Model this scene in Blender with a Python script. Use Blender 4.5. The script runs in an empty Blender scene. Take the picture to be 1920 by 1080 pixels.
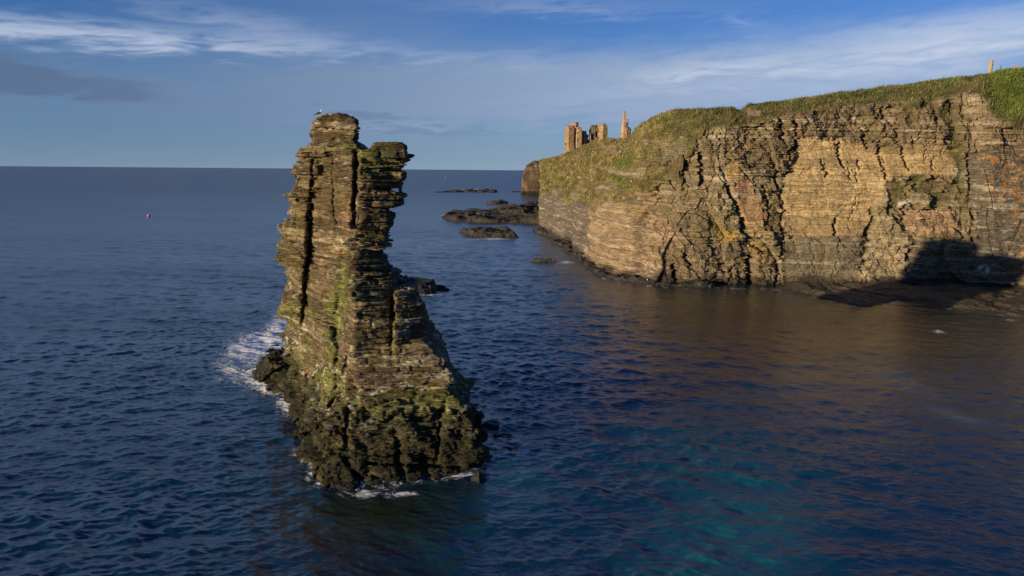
import bpy, math, random
import numpy as np
from mathutils import Matrix, Vector
rad = math.radians
scene = bpy.context.scene
COL = scene.collection
rng = np.random.default_rng(7)

# ------------------------------------------------------------------ camera
CH = 20.0                      # height of the drone above the water
PITCH = rad(9.82); ROLL = 0.0083; FPX = 1280.0
FW = np.array([0, math.cos(PITCH), -math.sin(PITCH)])
_u = np.array([0, math.sin(PITCH), math.cos(PITCH)]); _r = np.array([1.0, 0, 0])
RT = math.cos(ROLL)*_r + math.sin(ROLL)*_u
UP = -math.sin(ROLL)*_r + math.cos(ROLL)*_u
cd = bpy.data.cameras.new('camera'); cam = bpy.data.objects.new('camera', cd); COL.objects.link(cam)
cam.matrix_world = Matrix(((RT[0], UP[0], -FW[0], 0), (RT[1], UP[1], -FW[1], 0), (RT[2], UP[2], -FW[2], CH), (0, 0, 0, 1)))
cd.sensor_width = 36; cd.lens = 24; cd.clip_start = 0.5; cd.clip_end = 90000
scene.camera = cam

# ------------------------------------------------------------------ light and sky
SUN_EL = rad(7.7); SUN_AZ = rad(233.6)      # clockwise from +Y: behind the camera, to the left
SKY_STRENGTH = 0.058
SUN_STRENGTH = 5.0
EXPOSURE = 0.50
scene.view_settings.view_transform = 'Standard'; scene.view_settings.look = 'None'
scene.view_settings.exposure = EXPOSURE; scene.view_settings.gamma = 1
sd = bpy.data.lights.new('sun', 'SUN'); sun = bpy.data.objects.new('sun', sd); COL.objects.link(sun)
sd.energy = SUN_STRENGTH; sd.angle = rad(0.5); sd.color = (1.0, 0.80, 0.52)
sdir = Vector((math.sin(SUN_AZ)*math.cos(SUN_EL), math.cos(SUN_AZ)*math.cos(SUN_EL), math.sin(SUN_EL)))
sun.rotation_euler = sdir.to_track_quat('Z', 'Y').to_euler(); sun.location = (-60, -60, 60)

world = bpy.data.worlds.new('World'); scene.world = world; world.use_nodes = True

class NT:
    """small helper to write node trees"""
    def __init__(s, nt): s.nt = nt
    def n(s, t, **k):
        x = s.nt.nodes.new(t)
        for a, b in k.items(): setattr(x, a, b)
        return x
    def put(s, sock, v):
        if isinstance(v, bpy.types.NodeSocket): s.nt.links.new(v, sock)
        elif v is not None: sock.default_value = v
    def m(s, op, a, b=None, c=None, clamp=False):
        x = s.n('ShaderNodeMath', operation=op, use_clamp=clamp)
        for i, v in enumerate((a, b, c)): s.put(x.inputs[i], v)
        return x.outputs[0]
    def ss(s, v, a, b):
        x = s.n('ShaderNodeMapRange', interpolation_type='SMOOTHSTEP')
        s.put(x.inputs[0], v); x.inputs[1].default_value = a; x.inputs[2].default_value = b
        return x.outputs[0]
    def mix(s, f, a, b, blend='MIX'):
        x = s.n('ShaderNodeMix', data_type='RGBA', blend_type=blend); x.clamp_factor = True
        s.put(x.inputs[0], f); s.put(x.inputs[6], a); s.put(x.inputs[7], b)
        return x.outputs[2]
    def noise(s, vec, scale, detail=4, rough=0.55, dist=0.0):
        x = s.n('ShaderNodeTexNoise'); s.put(x.inputs['Vector'], vec)
        x.inputs['Scale'].default_value = scale; x.inputs['Detail'].default_value = detail
        x.inputs['Roughness'].default_value = rough; x.inputs['Distortion'].default_value = dist
        return x.outputs['Fac']
    def comb(s, a, b, c):
        x = s.n('ShaderNodeCombineXYZ')
        for i, v in enumerate((a, b, c)): s.put(x.inputs[i], v)
        return x.outputs[0]
    def mapv(s, v, scale):
        x = s.n('ShaderNodeVectorMath', operation='MULTIPLY'); s.put(x.inputs[0], v); x.inputs[1].default_value = scale
        return x.outputs[0]

w = NT(world.node_tree)
bg = world.node_tree.nodes['Background']
sky = w.n('ShaderNodeTexSky', sky_type='NISHITA'); sky.sun_disc = False
sky.sun_elevation = SUN_EL; sky.sun_rotation = SUN_AZ; sky.air_density = 1.0; sky.dust_density = 0.3; sky.ozone_density = 3.0
tc = w.n('ShaderNodeTexCoord'); sep = w.n('ShaderNodeSeparateXYZ'); w.put(sep.inputs[0], tc.outputs['Generated'])
dx, dy, dz = sep.outputs
az = w.m('MULTIPLY', w.m('ARCTAN2', dx, dy), 57.2958)
el = w.m('MULTIPLY', w.m('ARCSINE', dz), 57.2958)
v1 = w.comb(w.m('MULTIPLY', az, 0.05), w.m('MULTIPLY', el, 0.22), 0.0)
nA = w.noise(v1, 2.2, 6, 0.6, 0.4)           # broad streaky field
v2 = w.comb(w.m('MULTIPLY', az, 0.10), w.m('ADD', w.m('MULTIPLY', el, 0.62), w.m('MULTIPLY', az, -0.03)), 3.0)
nB = w.noise(v2, 2.4, 6, 0.52, 0.5)          # finer streaks
nC = w.noise(w.comb(w.m('MULTIPLY', az, 0.12), w.m('MULTIPLY', el, 0.35), 9.0), 3.0, 5, 0.6, 0.0)
azw = w.m('ADD', az, w.m('MULTIPLY', w.m('SUBTRACT', nC, 0.5), 9.0))
elw = w.m('ADD', el, w.m('MULTIPLY', w.m('SUBTRACT', nB, 0.5), 3.2))
def blob(px, py, wx, wy, rot=0.0, sharp=None):
    """soft cloud patch given by its bearing and height in the sky"""
    d = FW + RT*(px-960)/FPX + UP*(540-py)/FPX; d /= np.linalg.norm(d)
    a0 = math.degrees(math.atan2(d[0], d[1])); e0 = math.degrees(math.asin(d[2]))
    sx, sy = wx/FPX*57.3, wy/FPX*57.3
    X = w.m('SUBTRACT', azw, a0); Y = w.m('SUBTRACT', elw, e0)
    c, s_ = math.cos(rot), math.sin(rot)
    X2 = w.m('ADD', w.m('MULTIPLY', X, c/sx), w.m('MULTIPLY', Y, s_/sx))
    Y2 = w.m('ADD', w.m('MULTIPLY', X, -s_/sy), w.m('MULTIPLY', Y, c/sy))
    r2 = w.m('ADD', w.m('MULTIPLY', X2, X2), w.m('MULTIPLY', Y2, Y2))
    g = w.m('EXPONENT', w.m('MULTIPLY', r2, -1.0))
    return g if sharp is None else w.ss(g, *sharp)
def add(*a):
    r = a[0]
    for x in a[1:]: r = w.m('ADD', r, x)
    return r
def sc(x, k): return w.m('MULTIPLY', x, k)
# thin grey-lilac veil
veil = add(sc(blob(260, 190, 700, 75, 0.0), .8), sc(blob(1000, 165, 520, 60, 0.0), 1.0), sc(blob(1650, 120, 520, 60, 0.08), .9), sc(blob(600, 40, 300, 25, 0.0), .35), sc(blob(900, 10, 500, 18), .35))
veil = w.m('MULTIPLY', veil, w.m('ADD', 0.05, w.m('ADD', w.m('MULTIPLY', nA, 1.0), w.m('MULTIPLY', nB, .8))), clamp=True)
# bright streaks
bri = add(sc(blob(130, 66, 360, 17, 0.03), 1.15), sc(blob(60, 40, 300, 12, 0.0), .55), sc(blob(470, 45, 170, 20, -0.12), .55), sc(blob(1340, 127, 130, 12, 0.06), .8),
          sc(blob(1700, 92, 420, 26, 0.10), .95), sc(blob(1880, 70, 160, 40, 0.0), .5), sc(blob(1400, 40, 55, 12, -0.25), .4), sc(blob(1730, 50, 110, 10, 0.08), .35),
          sc(blob(860, 108, 210, 13, -0.02), .45), sc(blob(1040, 12, 160, 12, -0.1), .3), sc(blob(760, 233, 120, 6, 0), .25))
bri = w.m('MULTIPLY', bri, w.ss(nB, 0.18, 0.74))
# grey clouds low over the sea
drk = add(sc(blob(70, 148, 190, 26, -0.06, (0.25, 0.8)), .9), sc(blob(690, 214, 95, 11, 0.0, (0.2, 0.8)), .65), sc(blob(800, 244, 150, 9, -0.06, (0.2, 0.8)), .45), sc(blob(1340, 145, 120, 10, 0.03, (0.2, 0.8)), .35), sc(blob(20, 120, 70, 22, 0.0), .4))
drk = w.m('MULTIPLY', drk, w.m('ADD', 0.6, w.m('MULTIPLY', nB, 0.8)), clamp=True)
base = w.mix(1.0, sky.outputs[0], (0.36, 0.86, 1.72, 1), 'MULTIPLY')
hz = w.m('EXPONENT', w.m('MULTIPLY', w.m('ABSOLUTE', el), -0.22))
azf = w.ss(az, -40, 40)
low = w.mix(azf, (2.9, 4.2, 6.0, 1), (5.0, 6.1, 8.1, 1))
c = w.mix(w.m('MULTIPLY', hz, 0.75), base, low)
c = w.mix(w.m('MULTIPLY', veil, 0.95, clamp=True), c, w.mix(azf, (1.7, 2.7, 4.4, 1), (4.5, 5.8, 8.1, 1)))
c = w.mix(w.m('MULTIPLY', drk, 0.75), c, w.mix(azf, (1.25, 1.9, 3.3, 1), (2.6, 3.5, 5.6, 1)))
c = w.mix(w.m('MULTIPLY', bri, 0.62, clamp=True), c, (7.2, 8.0, 9.8, 1))
# unseen bright cloud band added above the frame to brighten the sea's reflections
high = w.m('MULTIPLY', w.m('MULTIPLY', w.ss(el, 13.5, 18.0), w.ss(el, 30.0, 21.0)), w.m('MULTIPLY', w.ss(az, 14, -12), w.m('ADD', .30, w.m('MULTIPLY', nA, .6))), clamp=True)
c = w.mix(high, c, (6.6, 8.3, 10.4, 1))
# below the horizon: the dark sea's colour
c = w.mix(w.ss(el, -0.6, -0.05), (0.4, 0.7, 1.1, 1), c)
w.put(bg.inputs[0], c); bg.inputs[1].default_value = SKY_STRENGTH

# ------------------------------------------------------------------ projection helpers (photo pixels <-> metres)
def ray(px, py):
    px = np.asarray(px, float); py = np.asarray(py, float)
    return FW + RT*((px-960)/FPX)[..., None] + UP*((540-py)/FPX)[..., None]
def on_sea(px, py, z=0.0):
    d = ray(px, py); t = (z-CH)/d[..., 2]
    return np.array([0, 0, CH]) + d*t[..., None]
def at_y(px, py, Y):
    d = ray(px, py); t = np.asarray(Y, float)/d[..., 1]
    return np.array([0, 0, CH]) + d*t[..., None]
def x_for(px, Y, z):
    """x of the point at depth Y and height z seen in column px"""
    k = (px-960)/FPX; q = Y*1.0; zz = z-CH
    A = RT[0]-k*FW[0]
    return (k*(FW[1]*q+FW[2]*zz)-(RT[1]*q+RT[2]*zz))/A
def project(P):
    d = P-np.array([0, 0, CH]); f = d@FW
    return 960+FPX*(d@RT)/f, 540-FPX*(d@UP)/f

# ------------------------------------------------------------------ noise
def _h(ix, iy, iz, seed):
    h = (ix.astype(np.int64)*374761393 + iy.astype(np.int64)*668265263 + iz.astype(np.int64)*2147483647 + seed*1274126177) & 0xffffffff
    h = ((h ^ (h >> 13))*1274126177) & 0xffffffff
    h = ((h ^ (h >> 16))*2246822519) & 0xffffffff
    return ((h ^ (h >> 15)) & 0xffffff).astype(np.float32)/16777215.0
def vn(x, y, z, seed=0):
    """value noise, -1..1"""
    x, y, z = np.broadcast_arrays(x, y, z)
    xi, yi, zi = np.floor(x), np.floor(y), np.floor(z)
    fx, fy, fz = (x-xi).astype(np.float32), (y-yi).astype(np.float32), (z-zi).astype(np.float32)
    fx, fy, fz = fx*fx*(3-2*fx), fy*fy*(3-2*fy), fz*fz*(3-2*fz)
    xi, yi, zi = xi.astype(np.int64), yi.astype(np.int64), zi.astype(np.int64)
    r = 0
    for a in (0, 1):
        wa = fx if a else 1-fx
        for b in (0, 1):
            wb = wa*(fy if b else 1-fy)
            for c_ in (0, 1):
                r = r + wb*(fz if c_ else 1-fz)*_h(xi+a, yi+b, zi+c_, seed)
    return r*2-1
def fbm(x, y, z, o=3, seed=0, g=0.5):
    r, a, t, f = 0, 1.0, 0, 1.0
    for i in range(o):
        r = r + a*vn(x*f, y*f, z*f, seed+i*17); t += a; a *= g; f *= 2.07
    return r/t
def vor(x, y, seed=0, jit=0.9):
    """2-D cells: distance to the nearest and second nearest site, cell hash, offset to the site"""
    xi = np.floor(x).astype(np.int64); yi = np.floor(y).astype(np.int64)
    f1 = np.full(x.shape, 9.0, np.float32); f2 = f1.copy(); hid = np.zeros(x.shape, np.float32)
    ox = np.zeros(x.shape, np.float32); oy = ox.copy(); zz = np.zeros_like(xi)
    for a in (-1, 0, 1):
        for b in (-1, 0, 1):
            cx, cy = xi+a, yi+b
            sx = cx+0.5+jit*(_h(cx, cy, zz, seed)-0.5); sy = cy+0.5+jit*(_h(cx, cy, zz, seed+5)-0.5)
            ddx, ddy = x-sx, y-sy; d = np.maximum(np.abs(ddx), np.abs(ddy))*0.65+np.hypot(ddx, ddy)*0.35
            hh = _h(cx, cy, zz, seed+11)
            n1 = d < f1
            f2 = np.where(n1, f1, np.minimum(f2, d)); f1 = np.where(n1, d, f1)
            hid = np.where(n1, hh, hid); ox = np.where(n1, ddx, ox); oy = np.where(n1, ddy, oy)
    return f1, f2, hid, ox, oy
def sstep(x, a, b):
    t = np.clip((x-a)/(b-a), 0, 1); return t*t*(3-2*t)
def beds(lo, hi, tmin, tmax, seed):
    r = np.random.default_rng(seed); out = [lo]
    while out[-1] < hi: out.append(out[-1]+tmin+(tmax-tmin)*r.random()**2)
    return np.array(out)
def bed_at(B, z):
    i = np.clip(np.searchsorted(B, z)-1, 0, len(B)-2)
    return i, np.minimum(z-B[i], B[i+1]-z)

# ------------------------------------------------------------------ mesh helpers
def mesh_from(name, V, F, mat, parent=None, attrs=None, smooth=False, cols=None):
    """F: (n,3) or (n,4) array; a repeated index in a quad makes a triangle"""
    me = bpy.data.meshes.new(name)
    V = np.asarray(V, np.float32); F = np.asarray(F, np.int32); k = F.shape[1]
    me.vertices.add(len(V)); me.vertices.foreach_set('co', V.ravel())
    me.loops.add(F.size); me.loops.foreach_set('vertex_index', F.ravel())
    me.polygons.add(len(F)); me.polygons.foreach_set('loop_start', np.arange(len(F), dtype=np.int32)*k)
    if smooth: me.polygons.foreach_set('use_smooth', np.ones(len(F), bool))
    me.update(calc_edges=True)
    if cols is not None:
        a = me.color_attributes.new('col', 'FLOAT_COLOR', 'POINT')
        c4 = np.ones((len(V), 4), np.float32); c4[:, :3] = cols; a.data.foreach_set('color', c4.ravel())
    for an, av in (attrs or {}).items():
        a = me.attributes.new(an, 'FLOAT', 'POINT'); a.data.foreach_set('value', np.asarray(av, np.float32))
    o = bpy.data.objects.new(name, me); COL.objects.link(o)
    if mat: me.materials.append(mat)
    if parent: o.parent = parent
    return o
def grid_faces(nr, nc):
    i = np.arange(nr-1)[:, None]*nc+np.arange(nc-1)[None]
    return np.stack([i, i+1, i+nc+1, i+nc], -1).reshape(-1, 4)
def tag(o, label=None, cat=None, group=None, kind=None):
    if label: o['label'] = label
    if cat: o['category'] = cat
    if group: o['group'] = group
    if kind: o['kind'] = kind
    return o
def empty(name, loc=(0, 0, 0), rz=0.0):
    o = bpy.data.objects.new(name, None); COL.objects.link(o); o.location = loc; o.rotation_euler = (0, 0, rz); return o
def copy_thing(o, loc, rz=0.0, scale=1.0, label=None):
    c_ = o.copy(); COL.objects.link(c_); c_.location = loc; c_.rotation_euler = (0, 0, rz); c_.scale = (scale,)*3
    if label: c_['label'] = label
    for ch in list(o.children):
        d = ch.copy(); COL.objects.link(d); d.parent = c_
    return c_
def surface_nets(F, org, sp):
    """F negative inside"""
    nx, ny, nz = F.shape
    ins = F < 0
    cnt = np.zeros((nx-1, ny-1, nz-1), np.int8)
    for a in (0, 1):
        for b in (0, 1):
            for c_ in (0, 1):
                cnt += ins[a:nx-1+a, b:ny-1+b, c_:nz-1+c_]
    act = (cnt > 0) & (cnt < 8)
    I, J, K = np.nonzero(act)
    idx = np.full(act.shape, -1, np.int32); idx[I, J, K] = np.arange(len(I))
    P = np.zeros((len(I), 3), np.float32); n = np.zeros(len(I), np.float32)
    for ax in range(3):
        for u in (0, 1):
            for v in (0, 1):
                o0 = [0, 0, 0]; o0[(ax+1) % 3] = u; o0[(ax+2) % 3] = v; o1 = list(o0); o1[ax] = 1
                f0 = F[I+o0[0], J+o0[1], K+o0[2]]; f1 = F[I+o1[0], J+o1[1], K+o1[2]]
                s = (f0 < 0) != (f1 < 0)
                t = np.where(s, f0/np.where(s, f0-f1, 1), 0)
                for q in range(3):
                    P[:, q] += np.where(s, (t if q == ax else o0[q]), 0)
                n += s
    P /= n[:, None]
    P[:, 0] += I; P[:, 1] += J; P[:, 2] += K
    V = np.asarray(org)+P*np.asarray(sp)
    Q = []
    for ax in range(3):
        s0 = [slice(1, -1)]*3; s1 = [slice(1, -1)]*3
        s0[ax] = slice(0, -1); s1[ax] = slice(1, None)
        a, b = ins[tuple(s0)], ins[tuple(s1)]
        for flip in (0, 1):
            e = (a & ~b) if not flip else (~a & b)
            g = np.stack(np.nonzero(e), -1)
            u, v = (ax+1) % 3, (ax+2) % 3
            g[:, u] += 1; g[:, v] += 1
            def cell(du, dv):
                h = g.copy(); h[:, u] -= du; h[:, v] -= dv
                return idx[h[:, 0], h[:, 1], h[:, 2]]
            q = [cell(1, 1), cell(0, 1), cell(0, 0), cell(1, 0)]
            if flip: q = q[::-1]
            Q.append(np.stack(q, -1))
    Q = np.concatenate(Q); Q = Q[(Q >= 0).all(1)]
    return V, Q
def inpoly(px, py, poly):
    r = np.zeros(np.shape(px), bool); n = len(poly); j = n-1
    for i in range(n):
        xi, yi = poly[i]; xj, yj = poly[j]
        c_ = ((yi > py) != (yj > py)) & (px < (xj-xi)*(py-yi)/((yj-yi) or 1e-9)+xi)
        r ^= c_; j = i
    return r
def polydist(px, py, poly):
    """signed distance, positive inside"""
    d = np.full(np.shape(px), 1e9)
    n = len(poly)
    for i in range(n):
        ax_, ay = poly[i]; bx, by = poly[(i+1) % n]
        vx, vy = bx-ax_, by-ay; L = vx*vx+vy*vy
        t = np.clip(((px-ax_)*vx+(py-ay)*vy)/L, 0, 1)
        d = np.minimum(d, np.hypot(px-ax_-t*vx, py-ay-t*vy))
    return np.where(inpoly(px, py, poly), d, -d)
def linedist(px, py, pts):
    d = np.full(np.shape(px), 1e9)
    for (ax_, ay), (bx, by) in zip(pts[:-1], pts[1:]):
        vx, vy = bx-ax_, by-ay; L = vx*vx+vy*vy+1e-9
        t = np.clip(((px-ax_)*vx+(py-ay)*vy)/L, 0, 1)
        d = np.minimum(d, np.hypot(px-ax_-t*vx, py-ay-t*vy))
    return d
def lerp(a, b, t):
    return a+(np.asarray(b)-a)*np.asarray(t)[..., None]

# ------------------------------------------------------------------ materials
def rock_mat(name, bump=0.05, bscale=3.0, rough=0.9, spec=0.25, detail_mix=0.55, zs=4.0, band=3.0, bandk=.5):
    m = bpy.data.materials.new(name); m.use_nodes = True; t = NT(m.node_tree)
    b = m.node_tree.nodes['Principled BSDF']
    a = t.n('ShaderNodeAttribute', attribute_name='col')
    g = t.n('ShaderNodeNewGeometry')
    p = t.mapv(g.outputs['Position'], (1, 1, zs))
    n1 = t.noise(p, bscale, 6, 0.65); n2 = t.noise(t.mapv(g.outputs['Position'], (1, 1, zs*2.5)), bscale*2.3, 4, 0.6)
    n3 = t.noise(g.outputs['Position'], bscale*0.35, 5, 0.6)
    k = t.m('ADD', t.m('MULTIPLY', n1, 1.1), t.m('ADD', t.m('MULTIPLY', n2, 0.7), t.m('MULTIPLY', n3, 0.5)))
    k = t.m('ADD', 1.0, t.m('MULTIPLY', t.m('SUBTRACT', k, 1.15), 2.2*detail_mix))
    wp = t.n('ShaderNodeVectorMath', operation='ADD'); t.put(wp.inputs[0], g.outputs['Position']); t.put(wp.inputs[1], t.comb(0.0, 0.0, t.m('MULTIPLY', n3, .35)))
    nb = t.noise(t.mapv(wp.outputs[0], (.10, .10, 1.0)), band, 3, 0.75)
    line = t.ss(t.m('ABSOLUTE', t.m('SUBTRACT', nb, .5)), 0.0, .035)
    k = t.m('MULTIPLY', k, t.m('ADD', 1.0, t.m('MULTIPLY', t.m('SUBTRACT', nb, .5), 3.0*bandk)))
    k = t.m('MULTIPLY', k, t.m('ADD', 1.0-.55*bandk, t.m('MULTIPLY', line, .55*bandk)))
    k = t.m('MAXIMUM', k, 0.22)
    v = t.n('ShaderNodeVectorMath', operation='SCALE'); t.put(v.inputs[0], a.outputs['Color']); t.put(v.inputs['Scale'], k)
    t.put(b.inputs['Base Color'], v.outputs[0])
    b.inputs['Roughness'].default_value = rough; b.inputs['Specular IOR Level'].default_value = spec
    bp = t.n('ShaderNodeBump'); bp.inputs['Strength'].default_value = 1.0; bp.inputs['Distance'].default_value = bump
    t.put(bp.inputs['Height'], t.m('ADD', t.m('ADD', t.m('MULTIPLY', n1, 1.0), t.m('MULTIPLY', n2, 0.8)), t.m('MULTIPLY', t.m('ADD', line, nb), 1.2*bandk)))
    t.put(b.inputs['Normal'], bp.outputs[0])
    return m
M_STACK = rock_mat('bedded_rock', 0.14, 1.8, band=2.6, bandk=.75, detail_mix=.7)
M_CLIFF = rock_mat('cliff_rock', 0.32, 0.85, detail_mix=0.65, band=1.0, bandk=.38)
M_WET = rock_mat('wet_rock', 0.3, 1.2, rough=0.6, spec=0.4, zs=2.0, bandk=.3, detail_mix=.8)
M_FAR = rock_mat('far_rock', 1.2, 0.25, band=.3, bandk=.3, detail_mix=.8)
M_STONE = rock_mat('ruin_stone', 0.15, 0.7, zs=1.5, detail_mix=0.45, bandk=.15)
def plain(name, c_, rough=0.6):
    m = bpy.data.materials.new(name); m.use_nodes = True; t = NT(m.node_tree); b = m.node_tree.nodes['Principled BSDF']
    g = t.n('ShaderNodeNewGeometry'); n = t.noise(g.outputs['Position'], 14.0, 4)
    t.put(b.inputs['Base Color'], t.mix(n, tuple(x*0.75 for x in c_)+(1,), tuple(min(1, x*1.2) for x in c_)+(1,)))
    b.inputs['Roughness'].default_value = rough; return m

# ================================================================== SEA STACK
def build_stack():
    sx, sy, szz = 0.115, 0.125, 0.062
    x0, x1, y0, y1, z0, z1 = -28.5, 1.5, 37.6, 76.0, -0.9, 25.6
    X = np.arange(x0, x1, sx).astype(np.float32); Y = np.arange(y0, y1, sy).astype(np.float32); Z = np.arange(z0, z1, szz).astype(np.float32)
    XX, YY = np.meshgrid(X, Y, indexing='ij')
    def zpy(py, Yr):   # height of photo row py at depth Yr near the stack
        return at_y(690, py, Yr)[2]
    # every block: reference depth, rows (py or ('z',z)), four corners (px, depth): front-left, front-right, back-right, back-left
    B = {
     'tower': (51.5, [
        (216, (610,50.4), (650,51.0), (662,54), (618,54.4)),
        (221, (599,50.4), (662,50.8), (670,54), (604,54.9)),
        (228, (587,50.8), (668,50.4), (673,54), (585,54.9)),
        (250, (586,51.4), (668,50), (668,54), (584,55.4)),
        (262, (590,51.6), (667,50), (667,54.5), (586,55.4)),
        (275, (580,51.8), (672,49.8), (680,54.5), (572,55.6)),
        (290, (583,52.0), (672,49.6), (700,54.5), (575,55.9)),
        (400, (576,52.6), (662,49.2), (704,54.5), (568,56.4)),
        (500, (571,53.3), (652,48.6), (704,54.5), (560,56.9)),
        (600, (556,54.3), (640,48), (704,55), (548,58.4)),
        (640, (548,54.8), (634,47.6), (704,55), (545,59.4)),
        (900, (545,55.8), (634,47), (704,56), (540,61.4))]),
     'ribs': (52.2, [
        (286, (566,51.9), (610,51.1), (620,54.7), (570,55.2)),
        (292, (557,52.1), (610,51.1), (620,54.7), (558,55.7)),
        (330, (553,52.2), (588,51.2), (600,54.7), (552,56.1)),
        (362, (549,52.3), (584,51.3), (600,54.7), (548,56.3)),
        (366, (528,52.5), (582,51.3), (600,54.7), (538,56.5)),
        (378, (528,52.5), (582,51.4), (600,54.7), (540,56.7)),
        (384, (545,52.5), (578,51.5), (600,54.7), (546,56.7)),
        (415, (541,52.7), (575,51.7), (600,54.7), (542,56.9)),
        (428, (531,52.9), (573,51.7), (600,54.7), (532,57.1)),
        (455, (535,53.1), (571,51.9), (600,54.7), (538,57.3)),
        (465, (530,53.3), (570,51.9), (600,55.7), (533,57.5)),
        (497, (517,53.5), (570,52.1), (600,55.7), (526,57.7)),
        (503, (519,53.6), (569,52.2), (600,55.7), (532,57.7)),
        (506, (551,53.7), (569,52.2), (600,55.7), (548,57.7)),
        (560, (541,54.1), (566,52.7), (600,56.7), (543,58.7)),
        (600, (521,54.5), (563,53.1), (600,56.7), (532,59.3)),
        (609, (520,54.7), (562,53.1), (600,56.7), (532,59.5)),
        (614, (547,54.7), (562,53.3), (600,56.7), (548,59.7)),
        (700, (543,55.7), (562,53.7), (600,58.7), (545,60.7))]),
     'column': (47, [
        (266, (704,46.0), (752,46.0), (752,50.5), (704,50.5)),
        (269, (700,45.8), (757,46.2), (757,50.5), (702,50.5)),
        (279, (697,45.6), (761,46.2), (759,51), (690,51)),
        (283, (674,45.2), (760,46.2), (759,51), (678,51)),
        (300, (671,45.2), (757,46.2), (757,51), (676,51)),
        (330, (672,45.2), (752,46.2), (752,51), (674,51)),
        (358, (668,45.2), (748,46.2), (750,51), (672,51)),
        (364, (664,45.0), (755,46.3), (752,51), (670,51)),
        (384, (662,45.0), (748,46.2), (748,51), (668,51)),
        (398, (660,45.0), (731,46.2), (731,51), (664,51)),
        (412, (658,45.0), (733,46.2), (731,51), (662,51)),
        (450, (656,45.0), (727,46.1), (727,51), (655,51)),
        (478, (656,44.9), (716,46.0), (719,51), (650,51)),
        (496, (658,44.9), (720,46.3), (722,51), (645,51.5)),
        (520, (662,44.9), (732,46.2), (742,51), (640,52)),
        (548, (664,44.7), (733,46.2), (750,51), (635,52)),
        (600, (666,44.5), (737,45.6), (770,51), (625,52)),
        (650, (655,44.3), (738,45.2), (790,51), (615,53)),
        (700, (641,44.1), (740,44.9), (790,51), (600,53))]),
     'block': (46, [
        (547, (743,45.6), (776,46.4), (778,51.5), (742,51)),
        (560, (742,45.4), (779,46.4), (779,51.5), (742,51)),
        (588, (741,45.2), (797,46.6), (790,52), (742,52)),
        (604, (741,45.1), (794,46.4), (790,52), (742,52)),
        (625, (741,45), (789,46.2), (795,52), (742,52)),
        (650, (741,44.9), (806,46), (805,52), (742,52)),
        (700, (741,44.9), (815,46), (815,52), (742,52))]),
     'skirt': (45, [
        (640, (672,45.2), (795,45.6), (800,53), (640,56)),
        (655, (665,44.6), (806,45.5), (808,53), (620,57)),
        (680, (655,44.1), (829,45.2), (824,53), (600,57)),
        (684, (660,43.9), (829,45.2), (824,53), (600,57)),
        (698, (662,43.6), (846,45.0), (838,52), (590,57)),
        (716, (666,43.4), (853,44.8), (848,52), (588,57)),
        (720, (672,43.4), (846,44.8), (840,52), (586,57)),
        (762, (668,43.2), (854,44.6), (858,52), (580,57)),
        (766, (650,42.9), (856,44.4), (862,52), (575,57)),
        (790, (640,42.7), (862,44.2), (875,52), (570,57))]),
     'base': (43, [
        (752, (700,45), (850,45), (858,51), (640,52)),
        (762, (645,43.6), (856,44.6), (866,51), (592,52)),
        (790, (618,43), (872,44.4), (884,50), (580,51)),
        (830, (602,42.2), (888,43.8), (900,49), (568,50)),
        (870, (612,41.2), (894,43.0), (908,48), (563,49)),
        (900, (628,40.4), (890,42.0), (910,47.5), (558,48)),
        (925, (648,39.6), (880,41.2), (908,47), (556,47.4)),
        (990, (655,39.2), (872,40.7), (906,47), (555,47.2))]),
     'flank': (58, [
        (('z',8.5), (548,57), (625,47.6), (650,58), (548,62)),
        (('z',6.6), (542,58), (630,46.6), (650,60), (543,64)),
        (('z',5.0), (540,58.4), (632,45.8), (650,60), (541,66)),
        (('z',3.4), (553,56.5), (612,45.6), (650,62), (535,67)),
        (('z',1.6), (553,55), (590,46.2), (650,62), (522,68)),
        (('z',0.0), (545,55), (576,46.2), (650,62), (500,69)),
        (('z',-1.2), (540,55), (572,46), (650,62), (490,69))]),
     'ledge': (64, [
        (('z',1.7), (503,63), (545,60), (560,70), (520,68)),
        (('z',1.1), (490,62.6), (545,59), (560,70), (505,69)),
        (('z',-1.2), (484,62), (545,57), (560,70), (495,69))]),
    }
    keys = list(B)
    tops = {}
    blocks = []
    for k in keys:
        Yr, rows = B[k]; R = []
        for r in rows:
            z = r[0][1] if isinstance(r[0], tuple) else float(zpy(r[0], Yr))
            R.append([z]+[v for c_ in r[1:] for v in (float(x_for(c_[0], c_[1], z)), c_[1])])
        R = np.array(sorted(R, key=lambda q: q[0]))
        if R[0, 0] > -1.0 and k in ('tower', 'base'):
            pass
        blocks.append(R); tops[k] = R[-1, 0]
    F = np.full((len(X), len(Y), len(Z)), 1.5, np.float32)
    ID = np.zeros(F.shape, np.uint8)
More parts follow.
